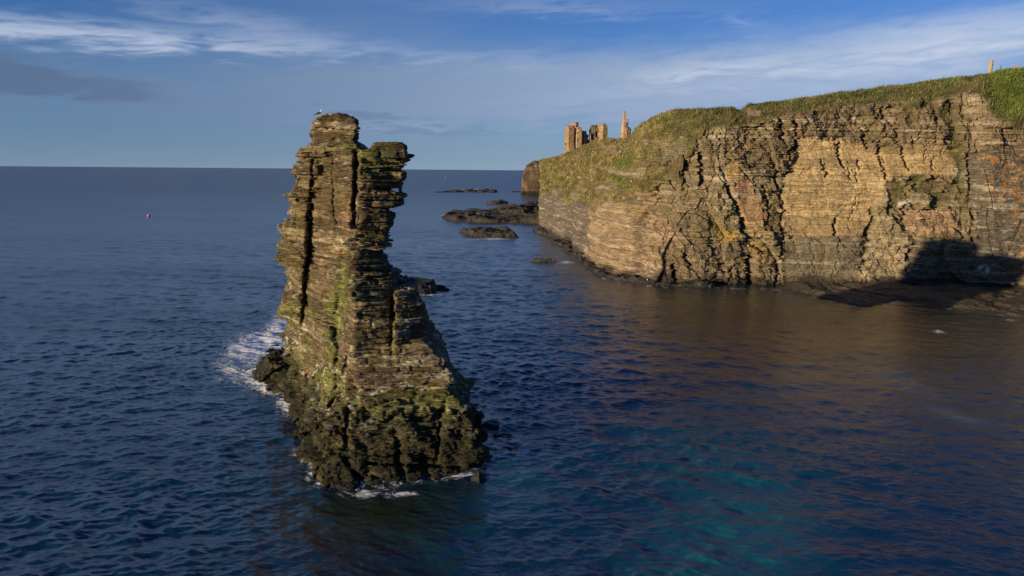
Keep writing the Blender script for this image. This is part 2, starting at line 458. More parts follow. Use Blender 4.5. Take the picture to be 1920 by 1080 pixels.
    for iz, z in enumerate(Z):
        best = np.full(XX.shape, 9.0, np.float32); bid = np.zeros(XX.shape, np.uint8)
        for bi, R in enumerate(blocks):
            if z > R[-1, 0]+0.5: continue
            zc = np.clip(z, R[0, 0], R[-1, 0])
            if z < R[0, 0]-0.5: 
                if keys[bi] in ('block', 'ribs', 'column', 'skirt'):
                    pass
                else: continue
            c_ = np.array([np.interp(zc, R[:, 0], R[:, q]) for q in range(1, 9)]).reshape(4, 2)
            ds = []
            for e in range(4):
                a, b = c_[e], c_[(e+1) % 4]; t = b-a; L = math.hypot(*t)+1e-6
                ds.append(((XX-a[0])*t[1]-(YY-a[1])*t[0])/L)
            ds = np.stack(ds); m1 = ds.max(0)
            # slightly rounded corners
            s2 = np.sort(ds, 0)[-2:]; rr = 0.35
            d = m1+np.where(s2[0] > -rr, (s2[0]+rr)**2*0.35, 0)
            d = np.maximum(d, z-R[-1, 0])
            if z < R[0, 0]: d = np.maximum(d, (R[0, 0]-z)*1.0) if keys[bi] not in ('column', 'block', 'skirt') else d
            up = d < best
            best = np.where(up, d, best); bid = np.where(up, bi, bid)
        F[:, :, iz] = best; ID[:, :, iz] = bid
    m = np.abs(F) < 1.45
    I, J, K = np.nonzero(m)
    x = X[I]; y = Y[J]; z = Z[K]; f = F[I, J, K]; bid = ID[I, J, K]
    kb = {k: i for i, k in enumerate(keys)}
    # amplitude of the bedding per block
    amp = np.array([0.10, 0.40, 0.52, 0.24, 0.28, 0.30, 0.22, 0.15], np.float32)[bid]
    amp = np.where((bid == kb['column']) & (z > tops['column']-.7), .12, amp)
    amp = np.where((bid == kb['column']) & (z < 11.0), 0.24, amp)
    amp = np.where((bid == kb['tower']) & (z > 21.2), 0.30, amp)
    amp = np.where((bid == kb['tower']) & (z > tops['tower']-.9), .13, amp)
    zt = z + 0.035*(x+12) - 0.02*(y-50) + 0.10*vn(x*0.35, y*0.35, z*0.1, 3)
    Bd = beds(-3, 30, 0.08, 0.60, 5)
    li, ld = bed_at(Bd, zt)
    xr = x*0.88+y*0.47; yr = -x*0.47+y*0.88
    # joint blocks differ from bed to bed
    sh = _h(li, li*0, li*0, 9)
    f1, f2, hid, ox, oy = vor(xr/1.5+sh*7, yr/1.5+sh*13, 21)
    lateral = vn(x*0.5, y*0.5, li*3.7, 31)
    prot = (_h(li, li*0+1, li*0, 33)-0.5)*1.3 + (hid-0.5)*0.8 + lateral*0.45
    big = vn(x*0.2, y*0.2, z*0.95, 41)*0.9
    groove = np.where(ld < 0.035, 0.5, 0.0)+np.where(f2-f1 < 0.05, 0.35, 0)
    strata = amp*(prot+big-groove) 
    lump = fbm(x*0.42, y*0.42, z*0.5, 3, 51)
    fine = fbm(x*2.2, y*2.2, z*4.0, 2, 61)
    Bf = beds(-3, 30, 0.07, 0.16, 8); lf, lfd = bed_at(Bf, zt)
    thin = (_h(lf, np.floor(xr*0.8), np.floor(yr*0.8), 71)-0.5)
    disp = strata + 0.20*lump + 0.06*fine + thin*(0.09+0.22*amp)
    # boulder-like base near the water
    low = sstep(5.2-z, 0, 1.5)
    q1, q2, qh, qx, qy = vor(xr/1.7+0.3*vn(x, y, z, 5), (yr*0.6+z*1.1)/1.5, 77)
    disp += low*(.30*(prot+groove*-1)+0.25*(0.45-q1)+0.55*(qh-0.5)+.6*((qh*7.7 % 1)-.5)*qx+.6*((qh*3.3 % 1)-.5)*qy-0.2*sstep(0.06-(q2-q1), 0, 0.06)+0.55*fbm(x*0.9, y*0.9, z*0.9, 4, 81)+.18*vn(x*3.5, y*3.5, z*3.5, 82))
    # skull-like knobbly head of the tower
    hd = sstep(z, 20.6, 21.4)*(bid == kb['tower'])
    disp += hd*0.32*fbm(x*0.8, y*0.8, z*0.7, 3, 91)
    # vertical joints cut in the faces (photo column, rows, width, depth)
    ppx, ppy = project(np.stack([x, y, z], -1).astype(float))
    wx = ppx+3.5*vn(z*1.3, x*.3, y*.3, 95)+1.5*vn(z*4, x, y, 96)+3*(_h(li, li*0, li*0, 97)-.5)
    def cut(pts, wd, dep):
        return dep*np.exp(-(linedist(wx, ppy, pts)/wd)**2)*np.clip(1+.8*vn(z*.8, x*.2, y*.2, int(pts[0][0])), .1, 1.6)
    C = 0
    for pts, wd, dep in [([(587,300),(584,400),(576,500),(568,600)], 2.2, .3), ([(736,545),(733,600),(736,670)], 1.8, .38), ([(668,285),(664,420)], 4, 0.7),
                         ([(622,290),(630,420),(632,460)], 1.6, .22), ([(605,330),(600,430)], 1.4, .15), ([(626,228),(630,262)], 4, .22), ([(606,244),(603,268)], 3, .18), ([(645,470),(636,560),(624,640)], 6, .35),
                         ([(655,650),(646,700)], 3, .3), ([(826,770),(820,860)], 3, .6), ([(705,352),(745,356)], 4, .5), ([(690,320),(745,325)], 4, .6), ([(692,388),(742,394)], 3, .5),
                         ([(672,462),(725,466)], 4, .5), ([(680,503),(728,510)], 3.5, .45), ([(668,652),(735,656)], 1.8, .3), ([(672,590),(734,594)], 1.6, .25),
                         ([(652,765),(648,840),(610,865)], 4, .6), ([(740,810),(760,920)], 6, .8), ([(650,860),(690,920)], 5, .6), ([(795,855),(800,920)], 6, .9), ([(690,868),(860,875)], 3, .6)]:
        C = C+cut(pts, wd, dep)
    disp = disp-C*(y < 60)
    keep = np.abs(f) < 1.3
    F[I, J, K] = np.where(keep, f-np.clip(disp, -1.25, 1.0), f)
    V, Q = surface_nets(F, (x0, y0, z0), (sx, sy, szz))
    x, y, z = V[:, 0], V[:, 1], V[:, 2]
    # colour of the stone, its base partly darkened as shade
    ii = np.clip(((x-x0)/sx).round().astype(int), 0, len(X)-1); jj = np.clip(((y-y0)/sy).round().astype(int), 0, len(Y)-1); kk = np.clip(((z-z0)/szz).round().astype(int), 0, len(Z)-1)
    vb = ID[ii, jj, kk]; kb = {k: i for i, k in enumerate(keys)}
    ppx, ppy = project(V.astype(float))
    zt = z + 0.035*(x+12) - 0.02*(y-50) + 0.10*vn(x*0.35, y*0.35, z*0.1, 3)
    li, ld = bed_at(Bd, zt); lf, lfd = bed_at(Bf, zt)
    c1 = np.array([.17, .115, .058]); c2 = np.array([.30, .225, .13]); c3 = np.array([.085, .062, .038])
    t = _h(li, li*0, li*0, 101); t2 = _h(lf, li*0, li*0, 102)
    col = lerp(np.broadcast_to(c1, (len(x), 3)), c2, np.clip((t-0.45)*1.2+0.35*vn(x*.3, y*.3, z*.6, 103), 0, 1))
    col = lerp(col, c3, np.clip((0.35-t)*1.5+0.5*vn(x*.25, y*.25, z*.3, 104), 0, .8))
    col *= (0.72+0.36*t2)[:, None]*np.where(vb == kb['tower'], .82, 1)[:, None]*np.where(vb == kb['column'], .9, 1)[:, None]
    warm = sstep(fbm(x*.35, y*.35, z*.35, 3, 105), 0.1, .5)
    col = lerp(col, (.36, .22, .10), warm*0.45*(vb == kb['tower']))
    # normals for growth on ledges
    n = face_normals(V, Q)
    nz = n[:, 2]
    g1 = fbm(x*.5, y*.5, z*.5, 4, 111)
    green = sstep(g1+0.45*nz, 0.05, 0.45)*0.75
    gul = np.exp(-(linedist(ppx, ppy, [(650,500),(640,560),(625,640),(610,700),(640,760),(600,800)])/26)**2)*(y < 60)
    capC = np.exp(-((ppx-700)/30)**2-((ppy-300)/25)**2)*1.3
    footL = np.exp(-((ppx-545)/18)**2-((ppy-590)/22)**2)*1.4
    green = np.clip(green*0.55+sstep(g1+gul*0.9, 0.45, 0.8)+capC*sstep(g1, -.4, .2)+footL*sstep(g1, -.5, .2), 0, .9)
    lowg = sstep(6.2-z, 0, 2)*sstep(z, 1.6, 3.0)
    green = np.clip(green+lowg*sstep(g1+0.3*nz, -0.25, 0.25)*0.8, 0, .92)
    gc = lerp(np.broadcast_to(np.array([.075, .085, .018]), (len(x), 3)), (.20, .19, .055), np.clip(0.5+0.8*fbm(x*1.1, y*1.1, z*1.1, 3, 112), 0, 1))
    col = lerp(col, gc, green)
    # pale crust on ledge edges, and guano
    pale = sstep(vn(x*1.4, y*1.4, z*3, 121)+0.5*(t > .8), 0.45, 0.8)*0.55*(1-green*0.5)
    col = lerp(col, (.46, .39, .27), pale)
    gu = sstep(fbm(x*1.6, y*1.6, z*2.6, 3, 131)+0.35*nz-0.12, 0.38, 0.55)*(0.25+0.75*np.exp(-((z-4.3)/1.6)**2))
    col = lerp(col, (.62, .60, .56), np.clip(gu, 0, .85))
    # black tide zone
    wet = sstep(2.6+0.9*vn(x*.4, y*.4, z*.4, 141)-z, 0, 1.3)
    col = lerp(col, (.022, .018, .012), wet*0.93)
    dk = sstep(4.4-z+0.8*g1, 0, 1.5)
    col = lerp(col, (.040, .036, .016), dk*0.75)  # lower rock darker still, partly shade painted into the colour
    alg = wet*sstep(fbm(x*1.2, y*1.2, z*1.2, 3, 151), .18, .42)
    col = lerp(col, (.09, .085, .018), alg*.6)
    o = mesh_from('sea_stack', V, Q, M_STACK, cols=col)
    tag(o, 'tall twin-topped sea stack of thin layered brown rock standing alone in the water', 'sea stack')
    return F[:, :, int((0-z0)/szz)].copy(), X, Y, V
def face_normals(V, Q):
    a = V[Q[:, 2]]-V[Q[:, 0]]; b = V[Q[:, 3]]-V[Q[:, 1]]
    fn = np.cross(a, b); n = np.zeros((len(V), 3), np.float32)
    for k in range(Q.shape[1]):
        for d in range(3): n[:, d] += np.bincount(Q[:, k], fn[:, d], len(V))
    return n/(np.linalg.norm(n, axis=1, keepdims=True)+1e-9)

# ================================================================== CLIFF
EDGE_C = [(1013,362),(1070,372),(1100,372),(1130,362),(1170,348),(1200,335)]
def build_cliff():
    # foot row, edge row, skyline row (photo) and set-backs in metres
    T = [(1013,428,362,301,3,60),(1040,445,368,296,12,60),(1075,462,372,283,16,65),(1100,487,372,270,18,65),(1130,508,360,264,20,60),(1165,521,346,260,22,56),
         (1182,526,340,257,21,52),(1200,530,334,236,19,36),(1230,534,326,219,17,32),(1260,535,305,211,15,30),(1290,536,280,206,12,27),(1320,536,252,204,9,22),(1370,536,240,202,8,20),
         (1386,536,238,206,8,20),(1402,535,236,197,8,20),(1480,534,216,189,7,18),(1560,535,202,177,6,18),(1650,536,192,166,6,18),(1750,538,184,156,6,18),
         (1800,540,174,148,6,18),(1845,543,178,140,5,19),(1864,544,214,136,3,17),(1920,547,228,128,4,20),(2100,560,215,108,8,28),(2400,585,190,80,8,28),(2900,640,150,30,8,28)]
    T = np.array(T, float)
    foot = on_sea(T[:, 0], T[:, 1]); 
    edge = at_y(T[:, 0], T[:, 2], foot[:, 1]+T[:, 4]); sk = at_y(T[:, 0], T[:, 3], foot[:, 1]+T[:, 5])
    # the back of the headland, turning away behind the left end
    pre = []
    for dxx, dyy in ((70, 330), (40, 170), (14, 60), (3, 18)):
        f = foot[0]+np.array([dxx, dyy, 0]); e = edge[0]+np.array([dxx, dyy, 0]); s_ = sk[0]+np.array([dxx*0.9+2, dyy*0.6, 0])
        pre.append((f, e, s_))
    foot = np.concatenate([[p[0] for p in pre], foot]); edge = np.concatenate([[p[1] for p in pre], edge]); sk = np.concatenate([[p[2] for p in pre], sk])
    # dense columns: by photo column in view
    u_key = np.concatenate([[-9, -6, -3, -1], T[:, 0]-1013])
    u = np.concatenate([np.linspace(-9, -0.2, 70), np.arange(0, 1960-1013, 1.05), np.arange(1960-1013, 2900-1013, 5.0)])
    def ip(A): return np.stack([np.interp(u, u_key, A[:, k]) for k in range(3)], -1)
    foot, edge, sk = ip(foot), ip(edge), ip(sk)
    ds = np.concatenate([[0], np.cumsum(np.hypot(*np.diff(foot[:, :2], axis=0).T))])
    # smoothed outward normal
    fs = np.stack([np.convolve(np.pad(foot[:, k], 30, 'edge'), np.ones(61)/61, 'valid') for k in range(2)], -1)
    tg = np.gradient(fs, axis=0); tg /= np.linalg.norm(tg, axis=1, keepdims=True)+1e-9
    nrm = np.stack([tg[:, 1], -tg[:, 0]], -1)
    NF, NS = 330, 110
    tf = np.linspace(-0.09, 1, NF); ts = np.linspace(0, 1, NS)[1:]
    rows = [foot+(edge-foot)*t for t in tf]
    for t in ts:
        r = edge+(sk-edge)*t; r[:, 2] = edge[:, 2]+(sk[:, 2]-edge[:, 2])*(0.25*t+0.75*np.sin(t*math.pi/2)); rows.append(r)
    # plateau behind the skyline
    inw = sk-np.array([0, 0, CH]); inw[:, 2] = 0; inw /= np.linalg.norm(inw, axis=1, keepdims=True)
    for L, dzz in ((1, -.05), (3, -.25), (7, -.8), (14, -1.3), (30, -2.0), (60, -2.5), (110, -3.0), (220, -3.0), (420, -4)):
        r = sk+inw*L; r[:, 2] += dzz; rows.append(r)
    P = np.stack(rows)                                   # (rows, cols, 3)
    nr, nc = P.shape[:2]
    tt = np.concatenate([tf, 1+ts, 2+np.arange(1, 10)*0.1])[:, None]*np.ones((1, nc))
    S = np.broadcast_to(ds, (nr, nc)); 
    Z = P[..., 2]
    px, py = project(P)
    Bq_ = beds(-6, 60, 0.5, 1.6, 55); qi, _qd = bed_at(Bq_, Z+.02*S); wob = 8*fbm(S*.22, Z*.22, 0*Z, 4, 201)+14*(_h(qi.astype(np.int64), np.floor(S/9), 0*qi.astype(np.int64), 56)-.5); qx = px+wob; qy = py+9*fbm(S*.2, Z*.25, 0*Z+9, 4, 202)
    def reg(poly, soft=3.0): return sstep(polydist(qx, qy, poly), -soft, soft)
    tan_ = reg([(1478,335),(1498,290),(1500,262),(1580,262),(1640,282),(1700,272),(1800,276),(1788,325),(1665,332),(1650,360),(1625,445),(1470,440)])
    upper = reg([(1385,300),(1440,240),(1500,205),(1800,180),(1815,275),(1640,280),(1500,258),(1470,330),(1420,330)], 6)
    ridge = reg([(1648,340),(1668,335),(1668,400),(1700,440),(1702,532),(1618,532),(1640,440)], 3)
    red = reg([(1368,335),(1402,338),(1436,385),(1438,412),(1395,409),(1380,365)], 2)
    redt = reg([(1366,300),(1392,300),(1402,338),(1436,385),(1438,440),(1420,445),(1395,409),(1380,365),(1368,335)], 2.5)
    slab = reg([(1474,444),(1622,438),(1612,528),(1463,532)], 3)
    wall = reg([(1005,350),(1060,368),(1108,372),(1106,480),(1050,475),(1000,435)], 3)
    pink = reg([(1106,372),(1200,385),(1225,410),(1222,530),(1140,530),(1104,480)], 4)
    rib = reg([(1187,402),(1208,394),(1207,440),(1196,512),(1176,512)], 1.5)
    pink2 = reg([(1206,395),(1262,400),(1262,500),(1202,505)], 6)
    mix_ = reg([(1655,336),(1795,325),(1815,350),(1815,445),(1690,445),(1665,400)], 5)
    scree = reg([(1690,400),(1788,392),(1805,438),(1700,450)], 4)
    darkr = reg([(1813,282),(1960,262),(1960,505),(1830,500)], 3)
    shadow_paint = reg([(1700,455),(1830,440),(1960,505),(1960,600),(1690,600)], 5)
    gully = np.exp(-(linedist(qx, qy, [(1782,150),(1776,200),(1790,260),(1800,330),(1808,385)])/11)**2)
    bigg = reg([(1846,120),(1960,110),(1960,226),(1890,224),(1862,212),(1858,180)], 3)
    smooth = np.clip(tan_*0.92+red*.9+redt*.8+slab*0.8+wall*0.75+ridge*0.45+darkr*0.75+pink*.3, 0, 1)
    # grass: beyond the rock edge, with rock breaking through
    gn = fbm(S*.16, Z*.22, 0*Z, 4, 211)
    past = sstep(tt+np.where(px < 1320, .38, .18)*gn, 0.98, 1.07)
    outc = reg([(1212,262),(1290,258),(1280,300),(1205,298)], 5)*.9+reg([(1318,246),(1366,240),(1370,300),(1325,320)], 4)*.9+reg([(1392,206),(1430,207),(1425,222),(1395,218)], 3)+reg([(1440,228),(1500,222),(1500,258),(1440,260)], 4)*.7
    outc = outc+sstep(fbm(S*.11, Z*.5, 0*Z+3, 4, 214), .10, .30)*(px < 1210)*(tt < 1.75)*.85
    grass = past*np.clip(1-outc*sstep(gn, -.45, -.1), 0, 1)
    thin_left = reg([(1010,296),(1190,256),(1200,300),(1180,352),(1100,372),(1013,362)], 4)
    lowg = sstep(fbm(S*.3, Z*.35, 0*Z+4, 4, 212)+np.where(px > 1280, .25, .8)*np.exp(-((tt-0.92)/.14)**2)-0.25, 0.25, .5)*(1-smooth)*(tt < 1)*(px > 1100)
    grass = np.clip(grass+lowg*.8+gully*sstep(gn, -.5, 0)*.9+mix_*sstep(fbm(S*.4, Z*.4, 0*Z, 3, 213), .05, .35)*.8*(1-scree)+bigg, 0, 1)
    grass = np.where(tt > 2, 1, grass)
    rockm = 1-grass
    # ---- displacement
    R = 1-0.88*smooth
    Bc = beds(-6, 60, 0.22, 1.15, 15); zt = Z+0.022*S+0.35*vn(S*.06, Z*.05, 0*Z, 221); zt = np.where(px > 1900, zt, zt)
    li, ld = bed_at(Bc, zt); li = li.astype(np.int64)
    sh = _h(li, li*0, li*0, 222)
    cell = np.floor(S/2.2+sh*9+0.4*vn(S*.5, Z*.3, 0*Z, 223))
    prot = (_h(li, cell, li*0, 224)-.5)*1.0+(sh-.5)*0.9
    Bf2 = beds(-6, 60, 0.16, 0.36, 16); lf, lfd = bed_at(Bf2, zt); lf = lf.astype(np.int64)
    pf = _h(lf, np.floor(S/1.7), lf*0, 225)-.5
    lean = S+0.32*Z
    a1, a2, ah, ax_, ay = vor(lean/6.5+.2*vn(S*.2, Z*.2, 0*Z, 226), Z/7.5, 231)
    b1, b2, bh, bx, by = vor(lean/2.6+.3*vn(S*.4, Z*.4, 0*Z, 227), Z/2.4, 232)
    d1, d2, dh, dxx, dyy = vor((lean+7)/1.15, Z/1.0, 233)
    but = fbm(S/15, Z/60, 0*Z, 2, 241)*2.4+fbm(S/5.5, Z/30, 0*Z, 2, 242)*0.8
    D = but*(0.4+0.6*R)
    ang = (ah*7.3 % 1-.5)
    D = D+R*(1.35*(ah-.5)+1.6*ang*ax_-0.4*sstep(.05-(a2-a1), 0, .05))
    D = D+R*(.8*(bh-.5)+1.1*((bh*9.1 % 1)-.5)*bx-0.2*sstep(.06-(b2-b1), 0, .06))
    D = D+R*(0.45*(dh-.5)+0.5*((dh*9.1 % 1)-.5)*dxx)
    sa = (0.09+0.34*R+.26*pink+0.16*upper)*(1-.5*slab)
    D = D+sa*(prot-0.6*(ld < .07))+pf*(0.07+0.20*R+.18*pink)
    # upper brown band hangs a little over the smooth slab, ridge stands proud, right wall set back
    D = D+upper*0.9+ridge*0.9-rib*1.3-red*.2
    D = D+0.25*fbm(S*.9, Z*.9, 0*Z, 3, 243)*(0.4+0.6*R)
    cr = 0; cpx_ = px+7*(_h(li, li*0, li*0, 271)-.5)+3*(_h(lf, lf*0, lf*0, 272)-.5); cvar = np.clip(.55+.9*_h(li, np.floor(S/3), li*0, 273), 0, 1.3)
    for pts, wd, dep in [([(1322,290),(1326,345)], 7, 2.6), ([(1310,262),(1322,300)], 4, 1.2), ([(1372,352),(1388,395),(1404,428)], 5, 2.4), ([(1396,430),(1410,452),(1430,470)], 5, 1.2),
            ([(1466,226),(1467,262)], 5, 2.0), ([(1491,228),(1490,285)], 4, 1.8), ([(1450,300),(1461,345),(1474,362)], 3, 1.6), ([(1475,352),(1470,420),(1464,480),(1459,532)], 3, 1.8), ([(1482,280),(1476,330)], 3, 1.2),
            ([(1618,250),(1627,278)], 3, 1.4), ([(1645,268),(1652,300),(1663,336)], 3.2, 2.0), ([(1652,282),(1660,306)], 2, 1.2), ([(1688,276),(1694,295),(1701,318)], 3, 1.8), ([(1574,262),(1576,290),(1584,314)], 3.5, 1.6),
            ([(1569,412),(1567,440)], 3.2, 2.2), ([(1692,386),(1694,412)], 4, 2.0), ([(1413,486),(1416,533)], 7, 4.0), ([(1264,500),(1272,536)], 5, 2.2), ([(1550,310),(1553,330)], 4, 1.2), ([(1591,315),(1598,335)], 2, .9),
            ([(1605,318),(1611,340)], 2, .9), ([(1612,302),(1613,316)], 3, .9), ([(1675,245),(1678,268)], 3.5, 1.4), ([(1782,190),(1784,216)], 3.5, 1.4), ([(1735,192),(1737,222)], 2.2, 1.0), ([(1655,205),(1668,235)], 4, 1.2),
            ([(1610,370),(1592,412)], 1.4, .5), ([(1542,300),(1546,318)], 2.5, 1), ([(1285,478),(1300,500)], 4, 1.4), ([(1100,380),(1104,478)], 2, .5), ([(1385,500),(1378,530)], 3, 1), ([(1437,350),(1444,380)], 3, 1.2), ([(1440,385),(1446,420)], 2, .9),
            ([(1570,440),(1574,480),(1560,520)], 1.3, .5), ([(1520,445),(1530,520)], 1.2, .35), ([(1490,450),(1500,500)], 1.2, .35), ([(1730,262),(1732,300)], 1.6, .5), ([(1760,280),(1764,300)], 1.6, .5), ([(1745,302),(1744,318)], 2.5, .9),
            ([(1813,290),(1816,340),(1822,450)], 3.5, 1.0), ([(1205,300),(1208,322)], 2, .6), ([(1352,250),(1350,300)], 2.2, 1.0), ([(1338,262),(1341,300)], 2.2, .8)]:
        cr = cr+.85*dep*cvar*np.exp(-(linedist(cpx_, py, pts)/(wd*.85))**4)
    # shape of the grassy slope: tussocks
    gr_d = 0.8*fbm(S*.22, Z*.3, P[..., 1]*.2, 3, 251)+0.35*fbm(S*.8, Z*1.0, P[..., 1]*.5, 2, 252)
    foldn = grass*(tt > 1)
    Dn = D*rockm*np.where(tt > 1, np.clip(1-(tt-1)*0.5, .4, 1), 1)+gr_d*grass*1.6+lowg*.6-cr
    Dn = np.where(tt > 2, 0, Dn)
    Dn = Dn*np.where(u < 0, .8, 1)
    P = P.copy()
    P[..., 0] += Dn*nrm[:, 0]; P[..., 1] += Dn*nrm[:, 1]
    up = 0.5*fbm(S*.12, 0*Z, P[..., 1]*.1, 3, 261)+0.35*fbm(S*.6, 0*Z, P[..., 1]*.6, 2, 262)
    P[..., 2] += up*np.where(tt > 1, np.clip((tt-1)*1.5, 0, 1), 0)*np.where(tt > 2, 1, 1)
    # ---- colour of the stone, plus some painted shade
    n_ = nr*nc; fl = lambda a: np.broadcast_to(a, (nr, nc)).ravel()
    s, z = fl(S), fl(Z); b_ = fl(_h(li, li*0, li*0, 301)); bf = fl(_h(lf, lf*0, lf*0, 302)); cell_ = fl(bh); cA = fl(ah)
    big = fbm(s*.12, z*.12, 0*z, 3, 303)
    col = np.broadcast_to(np.array([.225, .165, .095]), (n_, 3)).copy()
    col = lerp(col, (.30, .235, .15), np.clip(cA*1.1-.3+.5*big, 0, 1))
    col = lerp(col, (.15, .125, .09), np.clip(cell_*1.3-.75-.4*big, 0, .9))
    R_ = fl
    col = lerp(col, (.185, .135, .082), R_(upper)*.7)
    st_ = fbm(s*.10, z*.45, 0*z, 4, 330); col = lerp(col, lerp(np.broadcast_to(np.array([.48, .34, .165]), (n_, 3)), (.36, .26, .135), np.clip(.25+1.4*st_, 0, 1)), R_(tan_)*(.88+.12*big))
    col = lerp(col, (.38, .30, .18), R_(ridge)*.8)
    col = lerp(col, (.42, .28, .13), R_(redt)*.8)
    col = lerp(col, (.37, .21, .125), R_(red)*.8*np.clip(.8+.8*st_, 0, 1))
    col = lerp(col, (.215, .175, .115), R_(slab)*.85)
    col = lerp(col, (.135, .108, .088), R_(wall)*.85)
    col = lerp(col, (.34, .245, .15), R_(pink)*.8)
    col = lerp(col, (.15, .115, .08), R_(rib)*.7)  # shade of the rib's recess painted into the rock colour
    col = lerp(col, (.34, .23, .145), R_(pink2)*.6)
    col = lerp(col, (.25, .19, .11), R_(mix_)*.7)
    col = lerp(col, (.33, .215, .135), R_(scree)*.85)
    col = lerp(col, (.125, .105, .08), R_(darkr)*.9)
    col = lerp(col, (.13, .11, .085), R_(shadow_paint)*.6)  # cast shadow over the right cliff foot, painted into the colour
    kk = .80+.30*b_+.22*bf; col *= np.where(fl(smooth) > .5, .9+.16*b_+.1*bf, kk)[:, None]
    # thin pale beds
    pb = (b_ > .82)*sstep(vn(s*.5, z*1.5, 0*z, 304), -.2, .3)*(1-fl(tan_)*.7)
    col = lerp(col, (.47, .40, .29), pb*.5*(1+.4*fl(pink)))
    pb2 = sstep(fbm(s*.7, z*2.4, 0*z, 3, 305), .28, .5)*(fl(wall)*.5+fl(darkr)*.6+fl(pink)*.6+.2*fl(upper))
    col = lerp(col, (.42, .36, .27), np.clip(pb2, 0, .7))
    # lichen: ochre patches and the orange stain on the right wall
    ln = fbm(s*.5, z*.5, 0*z, 4, 306)
    oc = np.exp(-(linedist(px, py, [(1345,430),(1380,445)])/14)**2)+np.exp(-(linedist(px, py, [(1420,450),(1436,478)])/13)**2)+np.exp(-(linedist(px, py, [(1494,300),(1500,350)])/9)**2)+np.exp(-(linedist(px, py, [(1655,385),(1680,395)])/12)**2)+np.exp(-(linedist(px, py, [(1370,300),(1372,330)])/6)**2)+np.exp(-(linedist(px, py, [(1180,395),(1190,400)])/10)**2)
    col = lerp(col, (.38, .25, .05), np.clip(fl(oc)*sstep(ln, -.35, .2)*.75, 0, .8))
    og = np.exp(-(linedist(px, py, [(1885,285),(1905,330),(1880,350)])/28)**2)+.8*np.exp(-(linedist(px, py, [(1840,300),(1860,310)])/16)**2)+.9*np.exp(-(linedist(px, py, [(1908,360),(1915,520)])/10)**2)+.7*np.exp(-(linedist(px, py, [(1860,405),(1880,412)])/10)**2)
    col = lerp(col, (.40, .18, .045), np.clip(fl(og)*sstep(fbm(s*1.6, z*1.5, 0*z, 4, 307), .05, .35)*.8, 0, .8))
    oliv = sstep(fbm(s*.25, z*.25, 0*z, 3, 308), .05, .4)*(1-fl(smooth))*.4
    col = lerp(col, (.17, .15, .06), oliv)
    wet = sstep(2.0+.8*vn(s*.3, z*.3, 0*z, 309)-z, 0, 1.2)
    col = lerp(col, (.05, .04, .028), wet*.92)
    wh = sstep(vn(s*2.2, z*2.6, 0*z, 310), .82, .92)*(1-fl(smooth)*.8)*.7
    col = lerp(col, (.66, .62, .56), wh*(z > 5))
    gu = np.exp(-(linedist(px, py, [(1795,318),(1800,330)])/7)**2)+np.exp(-(linedist(px, py, [(1682,381),(1690,378)])/4)**2)+np.exp(-(linedist(px, py, [(1835,500),(1848,505)])/6)**2)
    col = lerp(col, (.7, .68, .64), np.clip(fl(gu)*sstep(vn(s*2, z*2, 0*z, 311), -.2, .3), 0, .9))
    # soil and grass ground colours
    dry = sstep(fl(px), 1280, 1180)*.0+np.clip((1330-fl(px))/130, 0, 1)
    g1 = fbm(s*.35, z*.5, fl(P[..., 1])*.3, 4, 321)
    green = np.array([.062, .080, .016]); dryc = np.array([.22, .175, .062]); brown = np.array([.125, .09, .042])
    gcol = lerp(np.broadcast_to(green, (n_, 3)), dryc, np.clip(dry*.72+.75*g1, 0, 1)*np.clip(1.15-.35*(fl(tt)-1), 0, 1))
    g2 = fbm(s*.9, z*1.2, fl(P[..., 1])*.6, 3, 322); gcol = gcol*(1+.8*g2)[:, None]; gcol = lerp(gcol, brown, np.clip(sstep(-g1+.3*g2, -.02, .3)*.75+(fl(tt) < 1.25)*.35*(fl(px) > 1250), 0, .8))
    gcol = lerp(gcol, (.10, .135, .018), fl(bigg)*.85)
    gcol = lerp(gcol, (.09, .13, .02), np.clip(np.exp(-(linedist(px, py, [(1160,310),(1190,300)])/9)**2)+np.exp(-(linedist(px, py, [(1150,325),(1170,345)])/7)**2)+np.exp(-(linedist(px, py, [(1395,262),(1420,262)])/14)**2), 0, 1).ravel()*.8)
    col = lerp(col, gcol, fl(grass))
    soil = reg([(1390,203),(1425,205),(1430,216),(1395,214)], 3)
    col = lerp(col, (.30, .21, .14), fl(soil)*.8)
    V = P.reshape(-1, 3); Q = grid_faces(nr, nc)
    # faces towards the water
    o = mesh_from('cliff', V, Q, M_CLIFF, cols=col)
    tag(o, kind='structure')
    # ---- grass: many blades standing on the grassy ground
    A, Bq, Cq, Dq = (V[Q[:, k]] for k in range(4))
    area = .5*np.linalg.norm(np.cross(Cq-A, Dq-Bq), axis=1); cen = (A+Bq+Cq+Dq)/4
    cpx = fl(px)[Q[:, 0]]; gm = fl(grass)[Q[:, 0]]; tq = fl(tt)[Q[:, 0]]
    wgt = area*np.where((gm > .35) & (tq < 2.35) & (cpx > 1000) & (cpx < 2100), gm, 0)*np.where(tq > 1.85, 2.2, 1.0)*(140/np.maximum(cen[:, 1], 60))
    NB = 230000
    pick = rng.choice(len(Q), NB, p=wgt/wgt.sum())
    r1, r2 = rng.random(NB)[:, None], rng.random(NB)[:, None]
    base_ = (A[pick]*(1-r1)+Bq[pick]*r1)*(1-r2)+(Dq[pick]*(1-r1)+Cq[pick]*r1)*r2
    clump = vn(base_[:, 0]*.5, base_[:, 1]*.5, base_[:, 2]*.5, 331)
    hgt = (.16+.42*rng.random(NB)**2)*(1+.5*clump)*np.where(rng.random(NB) < .02, 2.0, 1)
    th = rng.random(NB)*2*math.pi; wd = (.035+.05*rng.random(NB))*(base_[:, 1]/130)
    side = np.stack([np.cos(th), np.sin(th), 0*th], -1)*wd[:, None]
